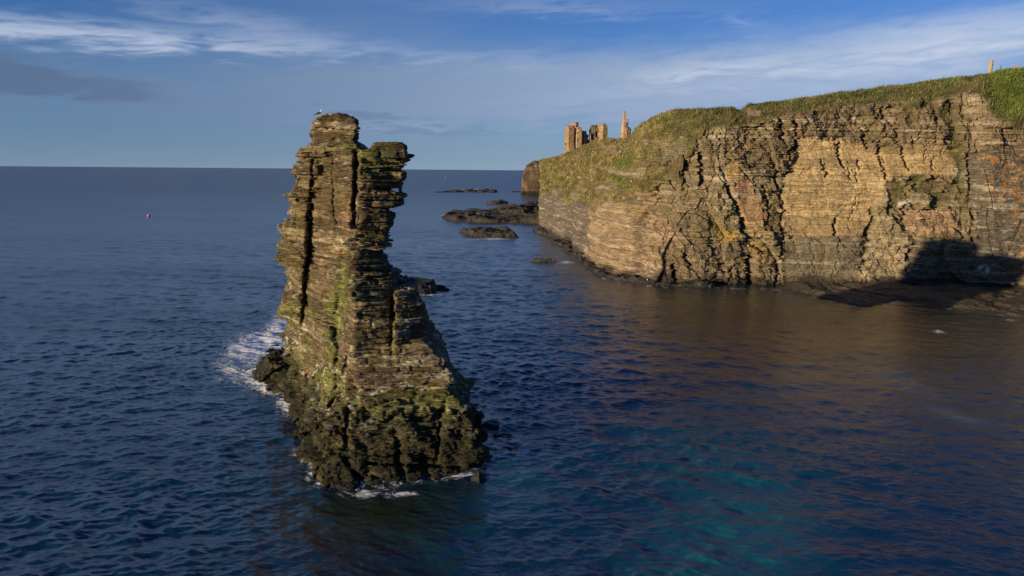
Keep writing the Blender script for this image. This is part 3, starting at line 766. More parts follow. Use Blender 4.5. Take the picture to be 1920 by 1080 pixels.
    lean_ = np.stack([rng.normal(.25, .35, NB), rng.normal(0, .35, NB), np.ones(NB)], -1)*hgt[:, None]
    Vb = np.concatenate([base_-side-[0, 0, .05], base_+side-[0, 0, .05], base_+lean_]); ar = np.arange(NB)
    Fb = np.stack([ar, ar+NB, ar+2*NB], -1)
    bc = col[Q[pick, 0]]
    bc = lerp(bc, gcol[Q[pick, 0]], .7)*((.7+.5*rng.random(NB))*(1+.35*clump))[:, None]
    straw = (rng.random(NB) < .10)[:, None]; bc = np.where(straw, bc*.4+np.array([.30, .25, .10])*.6, bc)
    g = mesh_from('grass', Vb, Fb, M_GRASS, cols=np.concatenate([bc, bc, bc*1.15]))
    tag(g, kind='stuff')
    return V
M_GRASS = bpy.data.materials.new('grass_blades'); M_GRASS.use_nodes = True
_t = NT(M_GRASS.node_tree); _b = M_GRASS.node_tree.nodes['Principled BSDF']; _a = _t.n('ShaderNodeAttribute', attribute_name='col')
_g = _t.n('ShaderNodeNewGeometry'); _n = _t.noise(_g.outputs['Position'], 2.0, 3)
_v = _t.n('ShaderNodeVectorMath', operation='SCALE'); _t.put(_v.inputs[0], _a.outputs['Color']); _t.put(_v.inputs['Scale'], _t.m('ADD', .7, _t.m('MULTIPLY', _n, .6)))
_t.put(_b.inputs['Base Color'], _v.outputs[0]); _b.inputs['Roughness'].default_value = .7; _b.inputs['Specular IOR Level'].default_value = .2

# ================================================================== SKERRIES AND SHELVES (low rocks in the water)
def low_rock(name, poly, hmax, res, label, cat='rock', mat=None, seed=1, terr=0.35, tilt=(0, 0), col0=(.060, .048, .034), edge=1.2, rough=.35, kind=None, green=0.0, ochre=0.0, top=None, stretch=1.0):
    W = on_sea(np.array([p[0] for p in poly]), np.array([p[1] for p in poly]))[:, :2]
    lo, hi = W.min(0)-3*res, W.max(0)+3*res
    X = np.arange(lo[0], hi[0], res); Y = np.arange(lo[1], hi[1], res*stretch)
    XX, YY = np.meshgrid(X, Y, indexing='ij'); sc_ = 1/max(hmax*2.0, edge*1.5)
    d = polydist(XX, YY, [tuple(q) for q in W])
    d = d+edge*.9*fbm(XX*sc_, YY*sc_, 0*XX, 4, seed)
    cx, cy = W.mean(0)
    h = hmax*sstep(d, -edge*.2, edge)*(1+tilt[0]*(XX-cx)+tilt[1]*(YY-cy))
    h = h*(.65+.5*fbm(XX*sc_*.6, YY*sc_*.6, 0*XX, 3, seed+3))
    c1, c2, ch, ox, oy = vor(XX*sc_*1.1, YY*sc_*1.1, seed+7)
    h = h+rough*hmax*(ch-.5)*sstep(d, 0, edge)+rough*.4*hmax*fbm(XX*sc_*4, YY*sc_*4, 0*XX, 3, seed+9)*sstep(d, 0, edge)
    q = terr*hmax; hq = np.floor(h/q); fr = h/q-hq; h = (hq+sstep(fr, .55, 1))*q*.8+h*.2
    if top: h = np.minimum(h, top)
    h = np.where(d > -edge*.3, h, -.8); h = h-.12*hmax
    V = np.stack([XX, YY, h], -1).reshape(-1, 3)
    Q = grid_faces(len(X), len(Y))[:, ::-1]
    keep = (V[Q][:, :, 2] > -.6).any(1); Q = Q[keep]
    us, inv = np.unique(Q, return_inverse=True); V = V[us]; Q = inv.reshape(Q.shape)
    x, y, z = V.T
    g = fbm(x*sc_*1.5, y*sc_*1.5, z*0, 4, seed+13)
    c_ = lerp(np.broadcast_to(np.array(col0)*.6, (len(V), 3)), np.array(col0)*1.7, np.clip(.3+.9*g, 0, 1))
    if green: c_ = lerp(c_, (.055, .06, .02), green*sstep(fbm(x*sc_, y*sc_, 0*x, 3, seed+15), -.1, .35))
    if ochre: c_ = lerp(c_, (.13, .08, .025), ochre*sstep(fbm(x*sc_*1.3, y*sc_*1.3, 0*x, 3, seed+17), .05, .4))
    c_ = lerp(c_, (.02, .018, .014), sstep(.35-z/hmax, 0, .3)*.7)
    o = mesh_from(name, V, Q, mat or M_WET, cols=c_)
    return tag(o, label, cat) if not kind else tag(o, kind=kind)
def build_rocks():
    low_rock('skerry', [(812,361),(870,360.5),(932,361.5),(932,358.6),(860,358.2)], 2.4, .6, 'long thin dark reef with white gulls along its top, farthest out to sea', seed=11, edge=2, rough=.5, tilt=(.008, 0))
    low_rock('skerry', [(909,382.5),(930,383),(953,382.5),(953,380),(915,380)], 2.1, .35, 'small flat black rock between the long thin reef and the wide brown reef', seed=12, edge=1.2, rough=.4)
    low_rock('skerry', [(824,411),(850,417),(900,420),(950,420),(1030,422),(1060,392),(1010,390),(960,393),(900,399),(838,401)], 3.0, .5, 'wide dark brown flat reef joining the foot of the grassy headland', seed=13, edge=3.0, rough=.6, green=.5, ochre=.35, tilt=(.006, .006), terr=.2)
    low_rock('skerry', [(858,437),(880,443),(925,446),(974,446.5),(968,438),(950,433),(900,434),(862,433)], 2.2, .26, 'dark tilted rock slab lying in front of the wide flat reef', seed=14, edge=1.4, rough=.5, green=.45, ochre=.2, terr=.22)
    low_rock('skerry', [(993,490),(1010,492),(1042,491),(1040,487),(1000,487)], .75, .12, 'small low red-brown rock awash beside the cliff foot', seed=15, edge=.5, rough=.4, ochre=.5)
    low_rock('skerry', [(690,548),(760,553),(800,550),(845,543),(820,536),(760,533),(700,534)], 2.3, .16, 'black jagged rock showing behind the right side of the stack', seed=16, edge=1.5, rough=.7, col0=(.03, .027, .022), terr=.2)
    low_rock('skerry', [(958,360.5),(980,361),(982,359.6),(962,359.4)], 1.0, .5, 'thin sliver of dark rock by the far dark headland', seed=17, edge=1.0)
    low_rock('skerry', [(904,797),(915,803),(936,804),(942,800),(925,795),(908,793)], .32, .05, 'thin dark rock awash right of the stack foot, nearest the stack', seed=18, edge=.25)
    low_rock('skerry', [(925,815),(942,818),(960,815),(945,812)], .16, .05, 'smallest sliver of rock barely breaking the water right of the stack', seed=19, edge=.15)
    low_rock('skerry', [(906,846),(930,850),(955,846),(970,839),(950,838),(915,839)], .30, .05, 'long thin dark rock awash right of the stack foot, pointing right', seed=20, edge=.25)
    low_rock('skerry', [(882,900),(898,905),(914,899),(908,888),(888,888)], .65, .06, 'small wet brown boulder at the front right corner of the stack', seed=21, edge=.35, rough=.3)
    low_rock('skerry', [(484,690),(500,699),(545,695),(556,676),(520,668),(490,672)], 1.5, .09, 'low black rock with surf around it on the left of the stack', seed=22, edge=.9, rough=.5, green=.25)
    low_rock('skerry', [(1000,436),(1030,446),(1062,452),(1062,432),(1040,420),(1004,424)], 1.4, .2, 'low brown ledge rock at the corner of the cliff foot', seed=23, edge=1.2, col0=(.075, .058, .042))
    # shelf along the cliff foot
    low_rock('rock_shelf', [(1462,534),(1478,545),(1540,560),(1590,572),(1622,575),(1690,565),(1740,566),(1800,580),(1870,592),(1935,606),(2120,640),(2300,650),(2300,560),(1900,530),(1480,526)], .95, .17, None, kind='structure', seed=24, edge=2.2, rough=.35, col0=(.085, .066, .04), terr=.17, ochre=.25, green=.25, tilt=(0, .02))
    low_rock('rock_shelf', [(1030,452),(1060,470),(1085,492),(1110,512),(1150,527),(1250,538),(1340,541),(1340,530),(1180,515),(1110,480),(1060,448)], 1.1, .18, None, kind='structure', seed=25, edge=1.2, rough=.6, col0=(.06, .048, .034), terr=.2)

# ================================================================== FAR HEADLAND
def sdf_object(name, fn, lo, hi, sp, mat, colfn, parent=None):
    X = np.arange(lo[0], hi[0], sp[0]); Y = np.arange(lo[1], hi[1], sp[1]); Z = np.arange(lo[2], hi[2], sp[2])
    g = np.meshgrid(X, Y, Z, indexing='ij'); F = fn(*g).astype(np.float32)
    F[0], F[-1] = np.maximum(F[0], .1), np.maximum(F[-1], .1); F[:, 0] = np.maximum(F[:, 0], .1); F[:, -1] = np.maximum(F[:, -1], .1); F[:, :, -1] = np.maximum(F[:, :, -1], .1); F[:, :, 0] = np.maximum(F[:, :, 0], .1)
    V, Q = surface_nets(F, (X[0], Y[0], Z[0]), sp)
    return mesh_from(name, V, Q, mat, parent, cols=colfn(V, face_normals(V, Q)))
def build_far():
    def f(x, y, z):
        # a blunt dark headland 28 m high
        xl = np.interp(z, [-2, 0, 10, 18, 24, 28.4], [6.6, 6.6, 6.2, 7.5, 10.5, 18])
        fx = np.interp(y, [560, 620], [0, 6])
        d = np.maximum.reduce([xl+fx-x, 562+0.15*z+0.10*(x-6)-y, x-150, y-680])
        top = 27.4+0.012*(x-18)-.004*(y-560)
        d = np.maximum(d, z-top)
        return d+1.1*fbm(x/7, y/7, z/16, 3, 401)+.9*np.abs(vn((x+z*.25)/2.6, y/3, z/9, 402))-.4
    def c_(V, n):
        x, y, z = V.T; g = fbm(x/5, y/5, z/7, 4, 403)
        c = lerp(np.broadcast_to(np.array([.115, .085, .055]), (len(V), 3)), (.25, .17, .10), np.clip(.35+g, 0, 1))
        c = lerp(c, (.33, .16, .06), sstep(g+.1*vn(x, y, z, 1), .2, .4)*np.clip((16-x)/10, 0, 1))
        c = lerp(c, (.10, .11, .035), sstep(n[:, 2]+.3*g+(z-26)*.15, .45, .7))
        return lerp(c, (.04, .032, .025), sstep(3.5-z, 0, 1.5))
    tag(sdf_object('far_headland', f, (3, 556, -2), (150, 640, 31), (.8, 1.2, .6), M_FAR, c_), kind='structure')

# ================================================================== CASTLE RUINS
def box(x, y, z, c0, hs, rz=0.0):
    cx, cy, cz = c0; ca, sa = math.cos(rz), math.sin(rz)
    u = (x-cx)*ca+(y-cy)*sa; v = -(x-cx)*sa+(y-cy)*ca
    return np.maximum.reduce([np.abs(u)-hs[0], np.abs(v)-hs[1], np.abs(z-cz)-hs[2]])
def ruin_piece(name, parent, boxes, holes, YC, col, seed, sp=.2, rag=.32):
    """boxes / holes: (px0, px1, pyTop, pyBottom, half depth, depth offset, turn)"""
    def conv(b):
        p0 = at_y(b[0], b[3], YC+b[5]); p1 = at_y(b[1], b[2], YC+b[5])
        return ((p0[0]+p1[0])/2, YC+b[5], (p0[2]+p1[2])/2), ((p1[0]-p0[0])/2, b[4], (p1[2]-p0[2])/2), b[6]
    bs = [conv(b) for b in boxes]; hs_ = [conv(b) for b in holes]
    lo = np.min([np.array(b[0])-np.array([max(b[1][:2])*1.3, max(b[1][:2])*1.3, b[1][2]]) for b in bs], 0)-1.2
    hi = np.max([np.array(b[0])+np.array([max(b[1][:2])*1.3, max(b[1][:2])*1.3, b[1][2]]) for b in bs], 0)+1.2
    def f(x, y, z):
        d = np.full(x.shape, 9.0)
        for b in bs:
            zt = b[0][2]+b[1][2]
            r = sstep(z, zt-4.0, zt)          # edges crumble more towards the top
            e = box(x, y, z, *b)
            e = e+r*rag*(.5+1.0*vn(x*.8, y*.8, z*.7, seed))
            d = np.minimum(d, e)
        d = d+.28*fbm(x*.9, y*.9, z*.9, 3, seed+2)
        for h in hs_: d = np.maximum(d, -box(x, y, z, *h)+.12*vn(x*2, y*2, z*2, seed+4))
        return d
    def cf(V, n):
        x, y, z = V.T; course = np.floor(z/.45); br = _h(course, np.floor(x/.9+course*.5), np.floor(y/.9), seed+5)
        g = fbm(x*.35, y*.35, z*.35, 3, seed+6)
        c = np.broadcast_to(np.array(col), (len(V), 3))*(.78+.4*br+.3*g)[:, None]
        c = lerp(c, np.array(col)*[.85, .58, .58], np.clip(sstep(g, .05, .4)*.5, 0, 1))
        return lerp(c, (.11, .11, .045), sstep(n[:, 2]+.35*g, .35, .7)*.9)
    o = sdf_object(name, f, lo, hi, (sp, sp, sp), M_STONE, cf)
    o.parent = parent; o.location = -Vector(parent.location)
    return o
def build_castle():
    Y = 345.0
    base = lambda px: Vector(at_y(px, 294, Y))
    pk = (.28, .185, .105); tn = (.36, .26, .15); dk = (.125, .10, .065)
    t = empty('ruined_tower', base(1080)); tag(t, 'tall pink sandstone tower ruin of jagged walls, leftmost of the castle ruins', 'ruin')
    ruin_piece('wall', t, [(1061,1074,240,300,3.2,0,.25), (1062,1073,236,245,2.4,.6,.25)], [(1067,1069,257,262,5,-3.2,.2), (1064,1065.4,252,257,5,-3.2,.2), (1061.5,1063.2,268,271,5,-3.2,0)], Y, pk, 501)
    ruin_piece('turret', t, [(1072,1081,229,300,2.4,.8,.5)], [(1075.5,1077,238,242,3,-2,.5)], Y, (.27, .18, .11), 502)
    ruin_piece('wall', t, [(1078,1089.5,238,300,2.8,-.8,.15)], [(1082.5,1084,248,254,5,-3,.15), (1083,1084.3,262,266,5,-3,.15)], Y, (.35, .24, .135), 503)
    ruin_piece('wall', t, [(1087,1099,245,300,2.6,.6,-.3), (1096,1102,252,300,2.0,1.8,-.3), (1098,1107,262,300,1.6,4.0,0)], [(1093,1095,254,259,6,0,0)], Y, (.22, .165, .10), 504)
    bm_pole(t, at_y(1067, 240, Y), at_y(1067, 222, Y))
    t = empty('ruined_keep', base(1119)); tag(t, 'dark round-topped keep ruin with an arched hollow, between the pink tower and lone chimney', 'ruin')
    ruin_piece('wall', t, [(1103.5,1126,241,300,1.8,2.0,-.1), (1105.5,1123,237.5,244,1.7,2.0,-.1), (1108,1120,234.5,241,1.5,2.0,-.1)], [(1117,1122.5,247,257,2.2,.2,0), (1119,1122,266,271,2.5,1,0)], Y, dk, 505)
    ruin_piece('buttress', t, [(1104.5,1108,250,300,2.0,.8,0)], [], Y, (.24, .20, .13), 507)
    ruin_piece('pillar', t, [(1122.5,1135.5,235,300,2.6,0,.45), (1125,1132,232,240,2.0,0,.45)], [], Y, (.30, .215, .11), 506)
    t = empty('ruined_chimney', base(1172)); tag(t, 'lone slender chimney ruin of pale stone, rightmost of the castle ruins', 'ruin')
    ruin_piece('wall', t, [(1164.8,1175,229,285,2.1,0,.15), (1166,1177,224.5,285,1.9,.2,.1)], [], Y, (.40, .27, .16), 508, sp=.15, rag=.3)
    ruin_piece('flue', t, [(1167.8,1174,209,240,1.0,-.5,0)], [], Y, (.40, .28, .17), 509, sp=.12, rag=.12)
    ruin_piece('flank', t, [(1173,1182.5,237,285,2.0,.5,-.3)], [(1176,1178,244,252,3,-2,0)], Y, (.23, .14, .10), 510, sp=.15, rag=.4)
def bm_pole(parent, p0, p1):
    V = []; 
    for p, r in ((p0, .07), (p1, .04)):
        for k in range(6): V.append(np.array(p)+[r*math.cos(k*math.pi/3), r*math.sin(k*math.pi/3), 0])
    F = [(k, (k+1) % 6, 6+(k+1) % 6, 6+k) for k in range(6)]
    o = mesh_from('pole', V, F, M_IRON); o.parent = parent; o.location = -Vector(parent.location)
M_IRON = plain('dark_iron', (.06, .06, .065), .5)

# ================================================================== POSTS
def tube(rings, caps=True, n=10, seed=0, jag=0.0):
    """rings: (x,y,z,rx,ry) -> vertices, quads"""
    r_ = np.random.default_rng(seed); V = []
    for (x, y, z, rx, ry) in rings:
        for k in range(n):
            a = 2*math.pi*k/n; q = 1+jag*(r_.random()-.5); V.append((x+rx*q*math.cos(a), y+ry*q*math.sin(a), z+jag*.15*(r_.random()-.5)))
    F = []
    for i in range(len(rings)-1):
        for k in range(n): F.append((i*n+k, i*n+(k+1) % n, (i+1)*n+(k+1) % n, (i+1)*n+k))
    if caps:
        for i, s in ((0, -1), (len(rings)-1, 1)):
            x, y, z = rings[i][:3]; V.append((x, y, z)); c_ = len(V)-1
            for k in range(n):
                a, b = i*n+k, i*n+(k+1) % n
                F.append((a, b, c_, c_) if s > 0 else (b, a, c_, c_))
    return V, F
def mesh_py(name, V, F, mat, parent=None, smooth=False):
    me = bpy.data.meshes.new(name); me.from_pydata([tuple(map(float, v)) for v in V], [], [tuple(dict.fromkeys(f)) for f in F]); me.materials.append(mat)
    if smooth: me.polygons.foreach_set('use_smooth', [True]*len(me.polygons))
    o = bpy.data.objects.new(name, me); COL.objects.link(o)
    if parent: o.parent = parent
    return o
def surface_z(V, x, y, r=1.6):
    d = np.hypot(V[:, 0]-x, V[:, 1]-y); m = d < r
    return V[m, 2].max() if m.any() else None
def build_posts(CV):
    wood = plain('weathered_wood', (.30, .21, .135), .85); grn = plain('green_post', (.05, .13, .075), .6); stone = plain('post_stone', (.34, .25, .16), .9)
    def foot(px, py, Y):
        p = at_y(px, py, Y); z = surface_z(CV, p[0], p[1]); return Vector((p[0], p[1], (z if z is not None else p[2])-.1))
    # the stout stone gatepost: stacked courses, one stone jutting out
    Yp = 139.0; p = foot(1856, 139, Yp); top = at_y(1856, 112.5, Yp)[2]; h = top-p.z
    t = empty('stone_post', p); tag(t, 'stout weathered stone gatepost standing on the skyline above the cliff', 'post')
    rings = []; r_ = random.Random(4); n = 9
    for i in range(n+1):
        z = h*i/n; k = .36+.05*r_.random(); o_ = .03*(r_.random()-.5)
        rings += [(o_, 0, z+.01, k, k*.8), (o_, 0, z+h/n-.03, k, k*.8)] if i < n else []
    V, F = tube(rings, n=8, seed=3, jag=.18); mesh_py('shaft', V, F, stone, t)
    V, F = tube([(.36, 0, h*.68, .10, .12), (.44, 0, h*.71, .09, .1), (.40, 0, h*.75, .06, .08)], n=6, seed=5, jag=.2); mesh_py('hinge_stone', V, F, stone, t)
    V, F = tube([(-.4, 0, 0, .22, .2), (-.45, 0, .5, .2, .2), (-.4, 0, .72, .1, .12)], n=6, seed=6, jag=.3); mesh_py('footing_stone', V, F, stone, t)
    Yq = 140.0
    specs = [(1875.5, 131, 122.5, 'slim green fence post on the skyline right of the stone gatepost', grn, .10), (1901.5, 128, 118.5, 'reddish wooden fence post, second from the right on the skyline', wood, .13), (1910.5, 127, 119, 'pale leaning wooden fence post, rightmost on the skyline', wood, .12), (1741.5, 157, 151, 'short thin post stub on the grassy skyline left of the stone gatepost', wood, .07)]
    for px, pb, pt, lab, mt, r in specs:
        Yu = Yq if px > 1800 else 136.0
        p = foot(px, pb, Yu); h = max(.6, at_y(px, pt, Yu)[2]-p.z)
        o = empty('fence_post', p); tag(o, lab, 'fence post', 'posts along the cliff top')
        if '1910' in str(px): o.rotation_euler = (0, rad(-7), 0)
        V, F = tube([(0, 0, 0, r, r), (0, 0, h*.5, r*.95, r*.95), (0, 0, h*.94, r*.9, r*.9), (0, 0, h, r*.55, r*.55)], n=8, seed=int(px), jag=.12); mesh_py('shaft', V, F, mt, o)
        if px > 1800:
            for q in (.45, .8):
                V, F = tube([(0, -r*1.05, h*q-.04, .03, .03), (0, -r*1.05, h*q+.04, .03, .03)], n=5); mesh_py('staple', V, F, M_IRON, o)

# ================================================================== GULLS
def build_gulls(CV, SV):
    white = plain('white_feathers', (.78, .77, .76), .6); black = plain('black_feathers', (.03, .03, .034), .6); grey = plain('grey_feathers', (.33, .36, .40), .6); beak_m = plain('yellow_beak', (.75, .45, .06), .4); leg_m = plain('pink_legs', (.55, .33, .28), .5)
    def gull(loc, rz, scale, back, label, group=None, pitch=0.0):
        t = empty('gull', loc, rz); t.scale = (scale,)*3; t.rotation_euler = (0, pitch, rz)
        # one continuous body: tail, rump, breast, neck, head (faces +x)
        prof = [(-.33, .20, .012, .05), (-.26, .205, .03, .06), (-.16, .21, .075, .075), (-.04, .205, .10, .095), (.08, .21, .10, .10), (.15, .26, .075, .08), (.18, .32, .05, .055), (.205, .365, .048, .05), (.25, .375, .042, .042), (.285, .368, .02, .02)]
        n = 12; V = []
        for (x, z, ry, rz_) in prof:
            for k in range(n):
                a = 2*math.pi*k/n; V.append((x, ry*math.cos(a), z+rz_*math.sin(a)))
        F = [(i*n+k, i*n+(k+1) % n, (i+1)*n+(k+1) % n, (i+1)*n+k) for i in range(len(prof)-1) for k in range(n)]+[tuple(range(n)), tuple(range((len(prof)-1)*n, len(prof)*n))[::-1]]
        b = mesh_py('body', V, F, white, t, True)
        for s in (-1, 1):
            V = []; wp = [(.12, .085, .235, .02, .035), (.04, .108, .235, .022, .07), (-.08, .108, .225, .02, .072), (-.2, .08, .215, .016, .05), (-.34, .03, .215, .01, .02), (-.43, .01, .215, .004, .006)]
            for (x, y, z, ry, rz_) in wp:
                for k in range(8):
                    a = 2*math.pi*k/8; V.append((x, s*(y+ry*math.cos(a)), z+rz_*math.sin(a)))
            F = [(i*8+k, i*8+(k+1) % 8, (i+1)*8+(k+1) % 8, (i+1)*8+k) for i in range(len(wp)-1) for k in range(8)]+[tuple(range(8)), tuple(range(40, 48))[::-1]]
            mesh_py('wing', V, F, back, t, True)
            V, F = tube([(.0, s*.04, .12, .009, .009), (.01, s*.04, .01, .007, .007)], n=6); V2, F2 = tube([(.03, s*.04, 0, .045, .025), (.03, s*.04, .012, .02, .012)], n=6)
            mesh_py('leg', V+V2, F+[tuple(i+len(V) for i in f) for f in F2], leg_m, t)
            ev, ef = tube([(.252, s*.040, .378, .008, .004), (.252, s*.043, .388, .006, .003)], n=6); mesh_py('eye', ev, ef, black, b)
        V = [(.28, .014, .37), (.28, -.014, .37), (.28, 0, .386), (.28, 0, .355), (.345, 0, .355), (.335, 0, .362)]
        mesh_py('beak', V, [(0, 2, 5), (2, 1, 5), (1, 3, 4), (3, 0, 4), (0, 5, 4), (1, 4, 5), (0, 3, 1, 2)], beak_m, t)
        tag(t, label, 'gull', group); return t
    # the big black-backed gull on the tower's left shoulder
    p = at_y(603, 222, 51.4); m = (np.hypot(SV[:, 0]-p[0], SV[:, 1]-p[1]) < .3) & (SV[:, 2] > 18); z = SV[m, 2].max() if m.any() else p[2]
    gull((p[0]-.1, p[1]-.05, z-.22), rad(12), 1.05, black, 'large black-backed gull perched on top of the tall left pinnacle', pitch=rad(-16))
    # gulls on the far reef
    g0 = gull((0, 0, 0), 0, 1.9, grey, 'white gull standing in the line of gulls on the farthest reef', 'gulls on the far reef')
    first = True; r_ = random.Random(8)
    sk = [o for o in bpy.data.objects if o.name.startswith('skerry')]
    def top_of(o, x, y, r):
        co = np.empty(len(o.data.vertices)*3, np.float32); o.data.vertices.foreach_get('co', co); co = co.reshape(-1, 3)
        d = np.hypot(co[:, 0]-x, co[:, 1]-y); m = d < r; return co[m, 2].max() if m.any() else None
    for px in (868, 874, 881, 887, 891, 896, 902, 908, 914):
        q = on_sea(px+r_.uniform(-1, 1), 359.9); z = top_of(sk[0], q[0], q[1], 1.2)
        if z is None: continue
        if first: g0.location = (q[0], q[1], z-.05); g0.rotation_euler = (0, 0, r_.uniform(0, 6)); first = False
        else: copy_thing(g0, (q[0], q[1], z-.05), r_.uniform(0, 6), 1.9)
    # seabirds nesting on the cliff ledges
    cpx, cpy = project(CV.astype(float)); gf = None
    labs = {(1198,333): 'white seabird resting on the grass slope edge above the pink layered rock', (1184,342): 'white seabird on the grassy slope left of the brightest white one', (1168,353): 'white seabird low on the grass slope near the cliff edge', (1163,287): 'white seabird high on the green slope under the chimney ruin', (1424,444): 'white seabird on the ledge below the red slab', (1402,463): 'white seabird beside the ochre lichen patch low on the cliff', (1390,407): 'white seabird in the dark gully left of the red slab', (1213,527): 'white seabird near the water at the cliff foot'}
    for (px, py), lab in labs.items():
        d = np.hypot(cpx-px, cpy-py); d = np.where(CV[:, 1] > 260, 1e9, d); i = int(np.argmin(d)); P = CV[i]
        to = np.array([0, 0, CH])-P; to /= np.linalg.norm(to); P = P+to*.3
        sc_ = 1.2*P[1]/150
        if gf is None: gf = gull(tuple(P), rad(200), sc_, grey, lab, 'seabirds resting on the cliff')
        else: copy_thing(gf, tuple(P), rad(180+40*(px % 7)), sc_, lab)
    # flying gull over the sea beyond the stack
    for (px, py, Y, lab) in ((835.5, 333.5, 420, 'white gull flying low over the sea beyond the reefs'), (968, 319.5, 430, 'white gull flying at the horizon beside the far headland')):
        p = at_y(px, py, Y); t = empty('flying_gull', p, rad(30)); t.scale = (1.3,)*3
        V, F = tube([(-.3, 0, 0, .02, .02), (-.1, 0, 0, .08, .08), (.1, 0, .01, .09, .09), (.24, 0, .03, .05, .05), (.32, 0, .03, .01, .01)], n=8)
        prof = [(-.34, .01), (-.2, .06), (0, .10), (.14, .085), (.22, .05), (.28, .045), (.33, .01)]
        V = []; n = 10
        for x, r in prof:
            for k in range(n): a = 2*math.pi*k/n; V.append((x, r*math.cos(a), r*math.sin(a)))
        F = [(i*n+k, i*n+(k+1) % n, (i+1)*n+(k+1) % n, (i+1)*n+k) for i in range(len(prof)-1) for k in range(n)]
        mesh_py('body', V, F, white, t, True)
        for s in (-1, 1):
            V = [(.12, s*.07, .03), (-.12, s*.07, .02), (.16, s*.45, .22), (-.06, s*.45, .21), (-.02, s*.9, .16), (-.12, s*.9, .155), (.12, s*.07, .05), (-.12, s*.07, .035), (.16, s*.45, .24), (-.06, s*.45, .225), (-.02, s*.9, .17), (-.12, s*.9, .165)]
            F = [(0, 1, 3, 2), (2, 3, 5, 4), (6, 8, 9, 7), (8, 10, 11, 9), (0, 2, 8, 6), (2, 4, 10, 8), (1, 7, 9, 3), (3, 9, 11, 5), (4, 5, 11, 10)]
            mesh_py('wing', V, F, white, t)
        tag(t, lab, 'gull')

# ================================================================== BUOY
def build_buoy():
    p = on_sea(279, 406.5)
    t = empty('buoy', (p[0], p[1], -.15)); t.scale = (.62,)*3; tag(t, 'small pink-red marker buoy floating far out on the left', 'buoy')
    pr = [(0, -.2, .05), (0, -.1, .4), (0, .3, .75), (0, .75, .95), (0, 1.2, .85), (0, 1.6, .5), (0, 1.75, .18)]
    V, F = tube([(0, 0, z, r, r) for _, z, r in pr], n=16); mesh_py('float', V, F, plain('buoy_red', (.62, .10, .14), .4), t, True)
    V, F = tube([(0, 0, 1.7, .12, .12), (0, 0, 1.95, .12, .12)], n=8); mesh_py('lug', V, F, M_IRON, t)
    V, F = tube([(-.25, -.42, 1.3, .42, .3), (-.25, -.42, 1.6, .3, .22)], n=10); mesh_py('collar', V, F, plain('buoy_white', (.75, .66, .68), .4), t, True)

